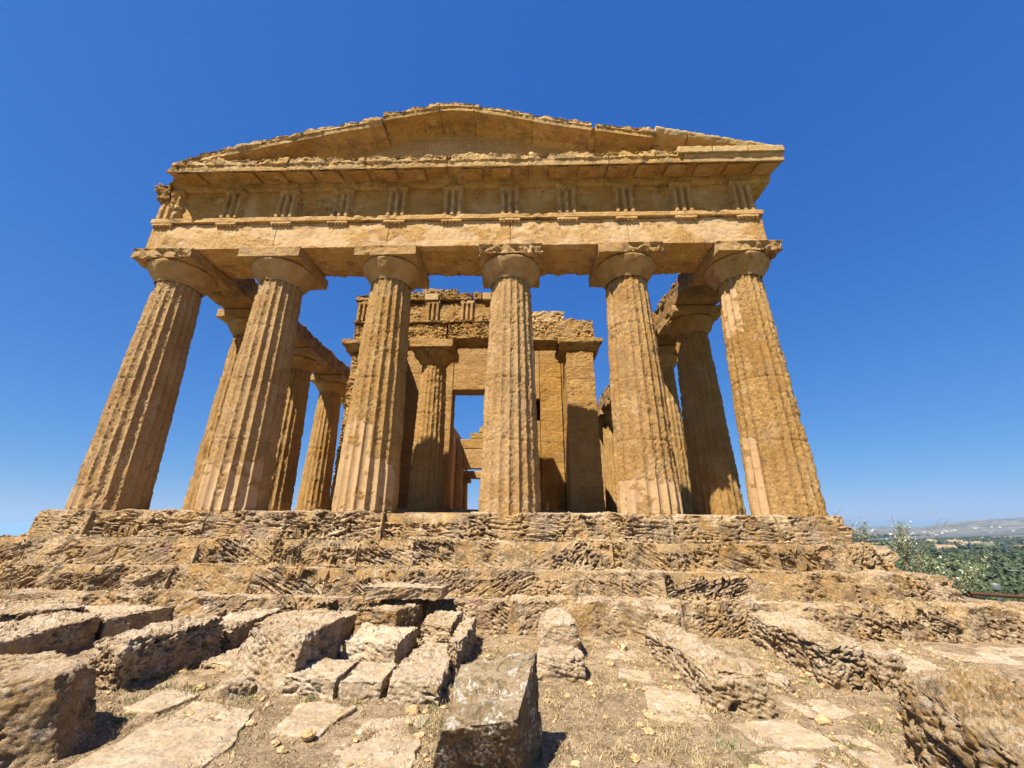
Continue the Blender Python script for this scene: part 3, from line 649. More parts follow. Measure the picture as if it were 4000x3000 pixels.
# --- cella
YF = 5.5
def part(name, x0, x1, y0, y1, z0, z1, mat='wall', seed=0, amp=1.0, st=0.04, taper=0.0, rad=0.015, parent=None):
    V, F = hexa([(x0+taper, y0, z1), (x1-taper, y0, z1), (x1-taper, y1, z1), (x0+taper, y1, z1)], [(x0-taper*0, y0-taper*.3, z0), (x1, y0-taper*.3, z0), (x1, y1, z0), (x0, y1, z0)], st, rad)
    V = weather(V, F, (0.009*amp, 1.6), (0.008*amp, 6), (0.009*amp, 22), (0.02*amp, 12, .22), (0.012*amp, 0.02, 12), seed=seed)
    return mk(name, V, F, M[mat], parent or T, attr={'patch': np.zeros(len(V))})
part('cella_floor', -4.7, 4.7, 6.3, 34.5, -0.02, 0.27, 'step', 1, 1.0, 0.25)
for s in (-1, 1):
    a0, a1 = (3.55, 4.72) if s > 0 else (-4.72, -3.6)
    an = part('anta', a0, a1, YF, YF+1.15, 0, 6.04, 'wall', 3+s, 1.3 if s > 0 else 3.5, 0.03, 0.06)
    V, F = sweep([(YF+1.3, 6.04), (YF-0.02, 6.04), (YF-0.05, 6.14), (YF-0.2, 6.30), (YF-0.22, 6.34), (YF-0.22, 6.49), (YF+1.3, 6.49)], (a0-0.1), (a1+0.17) if s > 0 else a1+0.1, 0.035)
    if s < 0: V[:, 0] -= 0.08*1
    V[:, 0] += s*0.12*sst(6.1, 6.32, V[:, 2])*np.where(V[:, 0]*s > 4.2, 1, 0)-s*0.12*sst(6.1, 6.32, V[:, 2])*np.where(V[:, 0]*s < 4.0, 1, 0)
    V = weather(V, F, (0.02, 3), (0.015, 8), (0.005, 22), seed=s+20); mk('anta_capital', V, F, M['cella'], an, attr={'patch': np.zeros(len(V))})
    # long side wall and its courses
    w0, w1 = (3.92, 4.62) if s > 0 else (-4.62, -3.92)
    part('cella_wall', w0, w1, YF+1.16, 33.6, 0, 8.0 if s > 0 else 7.9, 'wall', 8+s, 1.2, 0.12)
    # column between the antae
    V, F, A = shaft(0.64, 0.50, 5.72, 220, 150, seed=80+s*4, wear=0.7, rough=1.4, joints=(1.3, 3.6, 4.6))
    c = mk('column', V, F, M['wall'], T, attr={'patch': A}); c.location = (-1.53*-s, YF+0.62, 0)
    capital(0.50, 5.66, 6.47, 0.84, 90+s, 1.2, patch=0.0).build('capital', M['cella'], c)
part('architrave_block', -4.74, -1.0, YF+0.02, YF+1.1, 6.495, 7.28, 'cella', 31, 4, 0.03)
part('architrave_block', -0.99, 1.30, YF+0.0, YF+1.1, 6.58, 7.28, 'cella', 32, 4.5, 0.03)
part('architrave_block', 1.31, 4.76, YF+0.02, YF+1.1, 6.495, 7.37, 'cella', 33, 3, 0.03)
part('upper_course', 1.8, 3.67, YF+0.15, YF+1.0, 7.375, 7.87, 'newstone', 34, 3, 0.03)
part('upper_course', 3.675, 4.08, YF+0.2, YF+1.0, 7.375, 7.60, 'cella', 35, 4, 0.03, rad=.08)
part('taenia', -4.82, 1.30, YF-0.05, YF+0.5, 7.285, 7.38, 'cella', 36, 3, 0.03)
cf = part('frieze', -4.76, 1.05, YF+0.08, YF+1.0, 7.385, 8.25, 'cella', 37, 2, 0.03)
for x, d in ((-4.45, .3), (-2.9, .2), (-1.62, 0.0), (-0.24, 0.25)):
    V, F = triglyph(x, 0.55, x, d, 7.385, 8.27, YF-0.0, YF+0.15); mk('triglyph', V, F, M['cella'], cf, attr={'patch': np.zeros(len(V))})
part('frieze_crown', -4.84, -3.6, YF-0.06, YF+1.0, 8.28, 8.60, 'cella', 38, 4, 0.03)
part('frieze_crown', -3.59, -2.0, YF-0.06, YF+1.0, 8.28, 8.62, 'cella', 39, 4, 0.03)
part('frieze_crown', -1.98, -1.42, YF-0.06, YF+1.0, 8.28, 8.56, 'newstone', 40, .4, 0.03)
part('frieze_crown', -1.41, -0.02, YF-0.06, YF+1.0, 8.28, 8.62, 'cella', 41, 5, 0.03)
part('frieze_crown', 0.0, 0.36, YF-0.06, YF+1.0, 8.28, 8.66, 'cella', 42, 3, 0.03)
part('frieze_crown', 0.37, 0.95, YF-0.06, YF+1.0, 8.28, 8.6, 'newstone', 43, .4, 0.03)
part('upper_course', -4.3, -2.2, YF+0.2, YF+1.0, 8.63, 8.86, 'cella', 44, 3, 0.03)
part('upper_course', -2.18, -0.68, YF+0.2, YF+1.0, 8.64, 8.98, 'cella', 45, 3, 0.03)
# wall with the great doorway
yd = 10.0
part('door_wall', -3.91, -1.43, yd, yd+1.0, 0, 8.7, 'wall', 50, 1.2, 0.04)
part('door_wall', 1.43, 2.62, yd, yd+1.0, 0, 8.7, 'wall', 51, 1.2, 0.04)
part('door_wall', 2.84, 3.91, yd, yd+1.0, 0, 8.7, 'wall', 52, 1.2, 0.04)
part('door_wall', 2.622, 2.838, yd+0.002, yd+1.0, 0, 4.42, 'wall', 53, 0.2, 0.04)
part('door_wall', 2.622, 2.838, yd+0.002, yd+1.0, 5.5, 8.7, 'wall', 54, 0.2, 0.04)
part('door_lintel', -1.428, 1.428, yd+0.003, yd+0.997, 5.98, 8.7, 'wall', 55, 1.0, 0.04)
part('doorstep', -1.5, 1.5, 9.2, 10.9, 0.0, 0.33, 'step', 56, 1.0, 0.05)
part('fallen_stone', 3.0, 3.55, 9.0, 9.5, 0, 0.75, 'wall', 57, 4, 0.04, rad=.1)
part('fallen_stone', -3.0, -2.6, 4.4, 4.8, -0.01, 0.35, 'step', 58, 2, 0.04, rad=.06)
part('stair_wall', 2.5, 2.95, yd+1.005, yd+1.4, 0, 8.6, 'wall', 59, 1, 0.1)
# rear wall of the cella with stepped gable and its opening
yr = 28.0
part('rear_wall', -3.91, -3.3, yr, yr+.8, 0.2, 7.2, 'wall', 60, 1.5, 0.08)
part('rear_wall', -3.3, 3.9, yr+.003, yr+.8, 4.5, 6.3, 'wall', 61, 1.5, 0.08)
part('rear_gable_course', -3.9, 3.9, yr, yr+.8, 6.31, 7.2, 'wall', 62, 2, 0.08)
part('rear_gable_course', -2.7, 2.7, yr, yr+.8, 7.21, 7.8, 'wall', 63, 2, 0.08)
part('rear_gable_course', -1.9, 1.9, yr, yr+.8, 7.81, 8.4, 'wall', 64, 2, 0.08)
part('rear_pier', -1.15, -0.6, yr, yr+.8, 0.2, 4.2, 'wall', 65, 1.5, 0.08)
part('rear_pier_capital', -1.55, -0.5, yr-.15, yr+.9, 4.2, 4.48, 'cella', 66, 1.5, 0.06)
part('rear_beam', -3.9, 3.9, 31.5, 32.3, 4.0, 4.75, 'wall', 67, 1.5, 0.1)
part('rear_pier', -3.7, -3.35, 31.4, 32.3, 0.2, 3.6, 'wall', 68, 1.5, 0.08)
part('rear_pier_capital', -3.8, -2.95, 31.3, 32.4, 3.61, 3.98, 'cella', 69, 1.5, 0.06)

# ------------------------------------------------------------------ loose blocks in the foreground
B = [  # label, category, z top, [4 top corners xy], bottom corners or None, material, rounding, roughness
 ('huge rounded grey brown boulder block filling the lower left corner', 'boulder', -1.37, [(-2.35, -5.55), (-1.66, -5.08), (-2.02, -4.43), (-3.0, -4.52)], [(-2.4, -5.6), (-1.52, -5.06), (-1.70, -4.5), (-3.05, -4.45)], 'lichen2', .13, .7),
 ('long pitted block behind the lower left boulder with a dark side face', 'stone block', -1.55, [(-4.06, -3.7), (-4.34, -1.98), (-5.0, -1.75), (-5.59, -3.2)], None, 'block', .10, 1.3),
 ('low worn block at the far left edge under the steps', 'stone block', -1.5, [(-5.44, -2.58), (-4.98, -1.64), (-5.96, -0.97), (-6.9, -1.3)], None, 'block', .08, 1.3),
 ('flat bright topped slab against the lowest step on the left', 'stone slab', -1.6, [(-4.28, -2.07), (-4.0, -0.9), (-4.74, -0.85), (-5.6, -1.25)], None, 'block', .05, .9),
 ('long ridge shaped pitted block with an undercut end beside the dirt path on the left', 'stone block', -1.44, [(-2.85, -3.75), (-2.30, -3.95), (-2.12, -2.55), (-2.72, -2.45)], [(-2.85, -3.7), (-2.35, -3.72), (-2.10, -2.5), (-2.75, -2.4)], 'block', .09, 1.3),
 ('narrow pitted block continuing the long ridge block toward the steps', 'stone block', -1.58, [(-2.70, -2.40), (-2.10, -2.43), (-2.05, -1.25), (-2.75, -1.2)], None, 'block', .08, 1.2),
 ('big pinkish block with a sloping front face and a pitted dark right side', 'stone block', -1.43, [(-1.35, -3.42), (-0.56, -3.5), (-0.52, -2.50), (-1.42, -2.6)], [(-1.36, -3.66), (-0.60, -3.72), (-0.50, -2.5), (-1.45, -2.6)], 'block', .05, 1.1),
 ('thin pale slab set in the dirt left of the big pinkish block', 'stone slab', -1.84, [(-2.05, -3.05), (-1.42, -3.2), (-1.45, -2.3), (-1.95, -2.2)], None, 'slab', .04, .9),
 ('broad low pale slab behind the big pinkish block near the lowest step', 'stone slab', -1.6, [(-2.0, -2.2), (-0.88, -2.1), (-0.72, -1.22), (-2.0, -1.22)], None, 'block', .05, .9),
 ('left half of the cracked flat squared slab with a clean vertical front', 'stone slab', -1.77, [(-0.66, -3.72), (-0.05, -3.80), (-0.05, -3.16), (-0.54, -3.08)], None, 'slab', .025, .6),
 ('right half of the cracked flat squared slab, beside the rounded knobbly block', 'stone slab', -1.78, [(-0.035, -3.80), (0.43, -3.78), (0.42, -3.18), (-0.035, -3.16)], None, 'slab', .025, .6),
 ('whitish rough block alone behind the cracked flat slab', 'stone block', -1.68, [(-0.50, -2.66), (0.28, -2.78), (0.33, -1.75), (-0.54, -1.70)], None, 'whiteblock', .06, 1.1),
 ('long rounded knobbly block running toward the upright lichen stone', 'stone block', -1.74, [(0.45, -3.86), (1.06, -3.92), (1.02, -2.45), (0.46, -2.40)], None, 'block', .08, 1.2),
 ('narrow dark sided block behind the knobbly block', 'stone block', -1.6, [(0.92, -3.0), (1.14, -3.1), (1.20, -1.5), (0.95, -1.42)], None, 'block', .05, 1.2),
 ('squat pitted block leaning on the lowest step under the overhanging slab', 'stone block', -1.57, [(0.40, -2.25), (0.90, -2.36), (0.93, -1.25), (0.42, -1.22)], None, 'block', .06, 1.3),
 ('loose slab lying across the lowest step and jutting over its edge', 'stone slab', -1.21, [(-0.70, -1.52), (0.62, -1.50), (0.66, -1.0), (-0.58, -0.98)], [(-0.70, -1.48, -1.43), (0.58, -1.46, -1.43), (0.62, -0.98, -1.42), (-0.6, -0.98, -1.42)], 'block', .03, .9),
 ('upright squat block right of centre against the lowest step', 'stone block', -1.5, [(2.10, -2.45), (2.66, -2.42), (2.60, -1.25), (2.18, -1.25)], [(2.07, -2.50), (2.68, -2.46), (2.70, -1.2), (2.1, -1.2)], 'block', .09, 1.0),
 ('small cubic block in front of the upright squat block', 'stone block', -1.70, [(1.99, -3.26), (2.62, -3.18), (2.60, -2.66), (2.04, -2.66)], None, 'block', .06, .8),
 ('long low pitted block running diagonally right of centre', 'stone block', -1.58, [(3.68, -3.95), (4.22, -4.0), (4.18, -1.9), (3.64, -1.6)], [(3.68, -3.95), (4.34, -3.98), (4.25, -1.9), (3.64, -1.6)], 'block', .11, 1.5),
 ('small grey block wedged between the long low block and the lowest step', 'stone block', -1.43, [(3.84, -2.0), (4.19, -1.98), (4.21, -1.24), (3.88, -1.24)], None, 'block', .05, .9),
 ('massive pitted block on the right with a thick broken front end', 'stone block', -1.50, [(5.24, -3.30), (5.80, -3.2), (6.05, -1.3), (5.36, -1.2)], [(5.24, -3.32), (5.86, -3.2), (6.1, -1.3), (5.36, -1.2)], 'block', .11, 1.6),
 ('lumpy stone tucked behind the broken end of the massive right block', 'rock', -1.60, [(5.78, -3.30), (6.12, -3.26), (6.35, -2.7), (5.95, -2.6)], None, 'block', .08, 1.3),
 ('huge pitted dark boulder in the lower right corner', 'boulder', -1.35, [(4.35, -6.1), (5.4, -5.9), (5.95, -4.3), (4.95, -4.52)], [(4.22, -6.12), (5.5, -5.9), (6.05, -4.3), (4.80, -4.52)], 'lichen2', .16, 1.9),
 ('upright lichen spotted stone with a dark right side at the bottom centre', 'standing stone', 0, [(1.28, -5.26, -1.60), (1.82, -5.30, -1.52), (1.98, -4.76, -1.24), (1.34, -4.74, -1.30)], [(1.17, -5.04, -2.02), (1.86, -5.02, -2.02), (2.03, -4.70, -2.02), (1.26, -4.70, -2.02)], 'lichen', .03, .42),
 ('flat slab flush with the dirt left of the upright lichen stone', 'paving slab', -1.925, [(0.30, -5.0), (1.05, -5.05), (1.02, -4.08), (0.47, -4.12)], None, 'slab', .03, .6),
 ('wide flat slab flush with the dirt beside the lower left boulder', 'paving slab', -1.905, [(-1.35, -5.25), (-0.40, -5.2), (-0.64, -4.05), (-1.42, -3.92)], None, 'slab', .03, .6),
 ('smooth greyish slab flush with the dirt below the long low block', 'paving slab', -1.925, [(3.74, -4.58), (4.38, -4.56), (4.32, -4.08), (3.68, -4.12)], None, 'slab', .02, .4),
 ('sunken slab at the bottom edge in front of the smooth greyish slab', 'paving slab', -1.93, [(3.66, -5.2), (4.30, -5.12), (4.38, -4.60), (3.76, -4.63)], None, 'slab', .02, .5),
 ('pale paving strip leading away along the foot of the steps at the right edge', 'paving slab', -1.93, [(7.6, -2.15), (11.0, -2.4), (11.0, -1.32), (7.9, -1.4)], None, 'slab', .03, .6),
 ('thin pale slab end showing behind the lower right boulder', 'paving slab', -1.91, [(7.0, -3.3), (8.6, -3.55), (8.7, -3.1), (7.3, -2.87)], None, 'slab', .03, .6),
 ('small pale slab sunk in the dirt between the cubic block and the long low block', 'paving slab', -1.925, [(2.95, -3.05), (3.42, -3.1), (3.45, -2.78), (3.08, -2.68)], None, 'slab', .03, .7),
 ('small upright pale rock in the dirt near the lowest step, right of centre', 'rock', -1.84, [(3.21, -2.1), (3.36, -2.07), (3.42, -1.75), (3.3, -1.7)], None, 'pebble', .05, 1.0),
 ('wedge shaped pale rock beside the middle of the massive right block', 'rock', -1.84, [(4.62, -3.12), (4.74, -3.42), (5.0, -3.0), (4.74, -2.95)], None, 'block', .04, 1.0),
 ('low broken stone under the end of the big pinkish block', 'rock', -1.80, [(-1.30, -3.86), (-0.95, -3.88), (-0.95, -3.6), (-1.3, -3.6)], None, 'block', .04, 1.2),
 ('grey brown rocky outcrop beyond the end of the steps at the right edge', 'rock', -1.62, [(11.0, -0.9), (12.6, -0.8), (12.9, 0.6), (11.3, 0.5)], [(10.8, -1.0, -2.6), (13.0, -1.0, -4.5), (13.2, .8, -4.6), (11.0, .7, -2.8)], 'block', .25, 2.0),
 ('worn flush slab in the dirt just in front of the cracked flat slab', 'paving slab', -1.925, [(-0.30, -4.55), (0.20, -4.6), (0.30, -3.95), (-0.25, -3.92)], None, 'slab', .03, .6),
 ('half buried slab near the foot of the long ridge block on the left', 'paving slab', -1.925, [(-1.95, -4.1), (-1.55, -4.2), (-1.45, -3.75), (-1.85, -3.7)], None, 'slab', .03, .7),
 ('half buried slab between the white block and the big pinkish block', 'paving slab', -1.92, [(-0.45, -3.1), (0.30, -3.15), (0.32, -2.85), (-0.42, -2.8)], None, 'slab', .03, .7),
 ('worn flat stone between the squat block and the long low block', 'paving slab', -1.925, [(2.95, -2.35), (3.45, -2.3), (3.4, -1.9), (3.0, -1.95)], None, 'slab', .03, .8),
 ('buried flat stone between the long low block and the massive right block', 'paving slab', -1.925, [(4.55, -4.0), (5.1, -3.9), (5.0, -3.55), (4.5, -3.6)], None, 'slab', .03, .8),
 ('buried flat stone running along the left side of the lower right boulder', 'paving slab', -1.925, [(4.45, -5.0), (4.8, -4.9), (4.75, -4.35), (4.45, -4.3)], None, 'slab', .03, .8),
 ('worn bedrock patch in the dirt under the near end of the long low block', 'paving slab', -1.925, [(3.0, -4.1), (3.55, -4.2), (3.75, -3.4), (3.2, -3.2)], None, 'slab', .03, .9),
 ('pale slab showing in the grass beyond the massive right block', 'paving slab', -1.915, [(6.5, -2.6), (7.2, -2.7), (7.3, -1.7), (6.7, -1.6)], None, 'slab', .03, .8),
 ('small rubble stone propping the overhanging loose slab', 'rock', -1.45, [(0.0, -1.62), (0.2, -1.6), (0.2, -1.25), (0.02, -1.25)], [(0.0, -1.62, -1.7), (0.2, -1.6, -1.7), (0.2, -1.25, -1.7), (0.02, -1.25, -1.7)], 'block', .04, 1.0),
 ('low rubble heap stone beneath the left half of the overhanging slab', 'rock', -1.47, [(-0.72, -1.72), (0.0, -1.85), (0.36, -1.2), (-0.72, -1.2)], None, 'step', .06, 1.4),
]
M['whiteblock'] = stone('white_block_stone', (0.58, 0.49, 0.41), (0.50, 0.40, 0.31), (0.68, 0.62, 0.56), crust=0.35, crustcol=(0.22, 0.18, 0.13), gs=40, grain=1.0, white=0.8, dist=0.015, sc=2, ochre=0.25)
M['lichen2'] = stone('boulder_stone', (0.38, 0.28, 0.18), (0.30, 0.21, 0.12), (0.48, 0.38, 0.27), crust=0.75, crustcol=(0.10, 0.08, 0.06), gs=34, grain=1.1, white=0.35, dist=0.015, sc=1.8, ochre=0.25, sunlit_top=0.4)
for n, (lab, cat, zt, top, bot, mat, rad, rg) in enumerate(B):
    tp = [(p[0], p[1], p[2] if len(p) > 2 else zt) for p in top]
    if bot is None: bt = [(p[0], p[1], -2.02) for p in top]
    else: bt = [(p[0], p[1], p[2] if len(p) > 2 else -2.02) for p in bot]
    V, F = hexa(tp, bt, 0.012 if cat != 'rock' else 0.018, rad*0.6)
    flat = cat == 'paving slab'; k = 0.3 if flat else 1.0; br = np.random.default_rng(n+5)
    if flat:
        sz = fbm(V*np.array([1, 1, 0])+n, 1.6, 3); cc = V.mean(0)
        dv = (V[:, :2]-cc[:2]); V[:, :2] += dv/(np.abs(dv).max()+1e-6)*(0.085*sz)[:, None]; V[:, 2] += 0.026*fbm(V*np.array([1, 1, 0])+n*3, 2.3, 3)+br.uniform(-.012, .004)
    elif cat == 'standing stone': V = chip(V, 4, 0.03, br)
    elif cat == 'stone slab' or mat == 'whiteblock': V = chip(V, 4, 0.016, br)
    else: V = chip(V, 16 if cat == 'boulder' else 12, 0.11 if cat == 'boulder' else 0.05*min(1.3, rg), br)
    V = weather(V, F, (0.028*rg*k, 2.0), (0.020*rg*k, 6), (0.010*rg, 26), (0.05*rg*k, 14, 0.2), (0.026*rg*k, br.uniform(-.5, .5), 16) if not flat else None, seed=n*2.3, out=0.25)
    nm = {'boulder': 'boulder', 'stone block': 'stone_block', 'stone slab': 'stone_slab', 'standing stone': 'standing_stone', 'paving slab': 'flat_stone', 'rock': 'rock'}[cat]
    c0 = V.mean(0); c0[2] = V[:, 2].min()
    o = mk(nm, V-c0, F, M[mat], attr={'patch': np.zeros(len(V))}); o.location = c0
    tag(o, lab, cat)

# ------------------------------------------------------------------ loose stones, gravel, grass
def ico():
    t = (1+5**.5)/2
    v = np.array([(-1, t, 0), (1, t, 0), (-1, -t, 0), (1, -t, 0), (0, -1, t), (0, 1, t), (0, -1, -t), (0, 1, -t), (t, 0, -1), (t, 0, 1), (-t, 0, -1), (-t, 0, 1)], float)
    f_ = [(0, 11, 5), (0, 5, 1), (0, 1, 7), (0, 7, 10), (0, 10, 11), (1, 5, 9), (5, 11, 4), (11, 10, 2), (10, 7, 6), (7, 1, 8), (3, 9, 4), (3, 4, 2), (3, 2, 6), (3, 6, 8), (3, 8, 9), (4, 9, 5), (2, 4, 11), (6, 2, 10), (8, 6, 7), (9, 8, 1)]
    return v/np.linalg.norm(v[0]), np.array(f_)
def subd(v, f_):
    v = list(map(tuple, v)); c = {}; nf = []
    def mid(a, b):
        k = (min(a, b), max(a, b))
        if k not in c:
            p = (np.array(v[a])+np.array(v[b]))/2; v.append(tuple(p/np.linalg.norm(p))); c[k] = len(v)-1
        return c[k]
    for a, b, d in f_:
        x, y, z = mid(a, b), mid(b, d), mid(d, a); nf += [(a, x, z), (b, y, x), (d, z, y), (x, y, z)]
    return np.array(v), np.array(nf)
I0 = ico(); I1 = subd(*I0); I2 = subd(*I1); I3 = subd(*I2)
SL = [(0.10, -4.62, .045, 'pale chip lying on the flush slab left of the upright lichen stone'), (-0.27, -4.02, .055, 'rounded ochre stone in the dirt left of the bottom slab'),
      (2.95, -4.35, .045, 'round yellowish stone in the open dirt right of the upright lichen stone'), (3.05, -4.02, .04, 'flat pinkish stone in the open dirt right of centre'),
      (2.33, -3.62, .03, 'pale chip right of the small cubic block'), (2.62, -3.30, .05, 'white shard beside the small cubic block'), (4.62, -4.05, .06, 'brown stone between the smooth slab and the lower right boulder'),
      (3.55, -4.95, .07, 'ochre stone pair member nearest the bottom edge on the right'), (3.36, -4.98, .05, 'smaller ochre stone at the bottom edge left of the sunken slab'),
      (0.82, -4.05, .06, 'brown stone touching the front of the rounded knobbly block'), (-0.55, -4.35, .04, 'pale stone between the two flush bottom slabs'),
      (3.0, -2.55, .05, 'pale rock above the small sunken slab right of centre'), (1.25, -4.35, .045, 'small stone left of the upright lichen stone at its base'),
      (5.35, -4.05, .06, 'ochre stone in the dirt left of the lower right boulder'), (-1.55, -3.62, .05, 'pale pebble in front of the thin pale slab on the left'), (2.25, -4.85, .03, 'tiny white stone in the shadow right of the upright lichen stone')]
for n, (x, y, s, lab) in enumerate(SL):
    v = I3[0]*np.array([1.2, .95, .65])*s; v = v*(1+0.3*fbm(I3[0]*1.0+n*5, 1.2, 3))[:, None]
    o = mk('loose_stone', v, I3[1], M['pebble']); z0 = gz(x, y)
    if n in (0,): z0 = -1.925
    o.location = (x, y, z0+s*0.32); o.rotation_euler.z = n; tag(o, lab, 'stone')
pv = []; pf = []; nn = 0
for k in range(9000):
    t = rng.random()
    x = rng.uniform(-3.2, 8.0); y = rng.uniform(-5.6, -1.3)
    if pn(np.array([[x*1.3, y*1.3, 3.]]))[0] < rng.uniform(-.7, .35): continue
    s = 0.005+0.014*rng.random()**3+0.034*rng.random()**14
    q = I0 if s < .009 else I1
    v = q[0]*np.array([1, rng.uniform(.6, 1), rng.uniform(.45, .8)])*s; v = v*(1+rng.uniform(-.22, .22, (len(v), 1)))
    a = rng.uniform(0, 6.28); c, s_ = math.cos(a), math.sin(a); v = np.stack([v[:, 0]*c-v[:, 1]*s_, v[:, 0]*s_+v[:, 1]*c, v[:, 2]], -1)
    pv.append((v, q[1], x, y, s))
SP = []
for k in range(2600):
    st_ = int(rng.integers(1, 4)); x = rng.uniform(-8.5, 8.8); y = STEPS[st_-1][2]-rng.random()**1.5*0.20+0.02
    if pn(np.array([[x*1.1, st_*7.7, 1.]]))[0] < rng.uniform(-.5, .3): continue
    s = 0.006+0.012*rng.random()**2+0.03*rng.random()**10
    q = I0 if s < .009 else I1; v = q[0]*np.array([1, rng.uniform(.6, 1), rng.uniform(.5, .8)])*s; v = v*(1+rng.uniform(-.25, .25, (len(v), 1)))
    pv.append((v, q[1], x, y, s)); SP.append(STEPS[st_][3]-0.015)
PX = np.array([p[2] for p in pv]); PYY = np.array([p[3] for p in pv]); PZ = terrain(PX, PYY)
PZ[len(PZ)-len(SP):] = SP
Vs = []; Fs = []
for (v, f_, x, y, s), z in zip(pv, PZ): Vs.append(v+np.array([x, y, z+s*.3])); Fs.append(f_+nn); nn += len(v)
tag(mk('gravel', np.concatenate(Vs), np.concatenate(Fs), M['pebble'], smooth=False), 'small pale pebbles and chips scattered over the dirt between the blocks', 'gravel', kind='stuff')
def blades(name, pts, hts, mat, label, cat, wd=0.004, lean=0.6):
    n = len(pts); a = rng.uniform(0, 6.28, n); z = terrain(pts[:, 0], pts[:, 1]) if pts.shape[1] == 2 else pts[:, 2]
    base = np.stack([pts[:, 0], pts[:, 1], z-0.004], -1)
    s = np.stack([np.cos(a), np.sin(a), 0*a], -1)*(wd*rng.uniform(.6, 1.3, n))[:, None]
    b = rng.uniform(0, 6.28, n); L_ = rng.uniform(.1, lean, n)
    top = base+np.stack([np.cos(b)*L_*hts, np.sin(b)*L_*hts, hts], -1)
    mid_ = base+(top-base)*0.55+np.stack([0*a, 0*a, hts*0.12], -1)
    V = np.stack([base-s, base+s, mid_+s*.8, mid_-s*.8, top+s*.2, top-s*.2], 1).reshape(-1, 3)
    k = np.arange(n)[:, None]*6
    F = np.concatenate([k+np.array([[0, 1, 2, 3]]), k+np.array([[3, 2, 4, 5]])])
    return tag(mk(name, V, F, mat, smooth=False), label, cat, kind='stuff')
N_ = 120000
p = np.stack([rng.uniform(-3.5, 8.0, N_), rng.uniform(-5.6, -1.2, N_)], -1)
nn_ = fbm(np.c_[p, np.zeros(N_)], 1.4, 3); p = p[nn_ > rng.uniform(-0.35, 0.7, N_)]
blades('dry_grass', p, rng.uniform(.008, .04, len(p)), M['drygrass'], 'short dry brown grass and straw covering the dirt between the blocks', 'grass', 0.0036, 2.2)
q = []
for k in range(230):
    c_ = np.array([rng.uniform(-3.2, 7.5), rng.uniform(-5.5, -1.3)]); q.append(c_+rng.normal(0, rng.uniform(.02, .07), (int(rng.integers(12, 60)), 2)))
q = np.concatenate(q); blades('straw_tufts', q, rng.uniform(.02, .075, len(q)), M['drygrass'], 'taller dry straw tufts dotted over the dirt between the blocks', 'grass', 0.003, 1.5)
ce = [(-1.95, -3.6), (-1.6, -3.65), (-2.2, -3.35), (-0.9, -3.85), (-0.3, -3.82), (0.2, -3.85), (-0.35, -2.75), (0.3, -2.8), (1.0, -4.05), (-0.55, -1.9), (-0.75, -1.6), (5.1, -3.0), (4.5, -2.6), (1.2, -4.3), (-0.5, -4.7), (-0.95, -4.95),
      (3.55, -4.5), (3.6, -4.75), (7.6, -2.3), (7.2, -2.1), (6.9, -2.2), (-1.3, -4.2), (-1.75, -4.35), (2.8, -1.35), (3.2, -1.3), (-2.0, -3.9), (0.95, -4.3), (4.5, -4.5), (5.0, -4.2), (0.45, -1.7)]
q = []
for c in ce: q.append(np.array(c)+rng.normal(0, 0.07, (55, 2)))
q = np.concatenate(q)
blades('weeds', q, rng.uniform(.015, .06, len(q)), M['weed'], 'small green weeds growing along the feet of the blocks', 'weeds', 0.004, 1.0)
# weeds in step joints
q = []
for k in range(34):
    s = rng.integers(1, 4); x = rng.uniform(-6, 8.5); yy = STEPS[s][2]+0.30; q.append(np.c_[x+rng.normal(0, .07, 14), yy+rng.normal(0, .02, 14), np.full(14, STEPS[s][3]-0.01)])
q = np.concatenate(q); blades('step_weeds', q, rng.uniform(.02, .06, len(q)), M['weed'], 'tiny weeds growing in the joints of the temple steps', 'weeds', 0.004, 1.0)

# ------------------------------------------------------------------ vegetation
def tube(pts, rads, n=6):
    pts = np.array(pts, float); V = []; F = []
    for i, p_ in enumerate(pts):
        d = pts[min(i+1, len(pts)-1)]-pts[max(i-1, 0)]; d /= np.linalg.norm(d)+1e-9
        a = np.cross(d, [0.3, 0.9, 0.2]); a /= np.linalg.norm(a); b = np.cross(d, a)
        for k in range(n):
            t = 2*np.pi*k/n; V.append(p_+rads[i]*(a*math.cos(t)+b*math.sin(t)))
    for i in range(len(pts)-1):
        for k in range(n): F.append((i*n+k, i*n+(k+1) % n, (i+1)*n+(k+1) % n, (i+1)*n+k))
    return np.array(V), np.array(F)
def leaves(C, size, ratio=0.45):
    n = len(C); a = rng.normal(size=(n, 3)); a /= np.linalg.norm(a, axis=1)[:, None]; b = np.cross(a, rng.normal(size=(n, 3))); b /= np.linalg.norm(b, axis=1)[:, None]
    s = (size*rng.uniform(.6, 1.3, n))[:, None] if np.isscalar(size) else (size*rng.uniform(.6, 1.3, n))[:, None]
    V = np.stack([C-a*s, C+b*s*ratio, C+a*s, C-b*s*ratio], 1).reshape(-1, 3)
    return V, np.arange(n*4).reshape(-1, 4)
def lobes(n, rx, ry, rz, zc, k, shell=0.45):
    """leaf centres in k uneven clumps"""
    out_ = []
    for i in range(k):
        d = rng.normal(size=3); d /= np.linalg.norm(d); rr = rng.uniform(.25, .78)
        c = np.array([d[0]*rx, d[1]*ry, zc+d[2]*rz])*np.array([rr, rr, 1]) if False else np.array([d[0]*rx*rr, d[1]*ry*rr, zc+d[2]*rz*rr])
        s = rng.uniform(.25, .48); q = rng.normal(size=(n//k, 3)); q /= np.linalg.norm(q, axis=1)[:, None]
        q *= rng.uniform(shell, 1.0, (len(q), 1))**0.6; out_.append(c+q*np.array([rx, ry, rz])*s)
    return np.concatenate(out_)
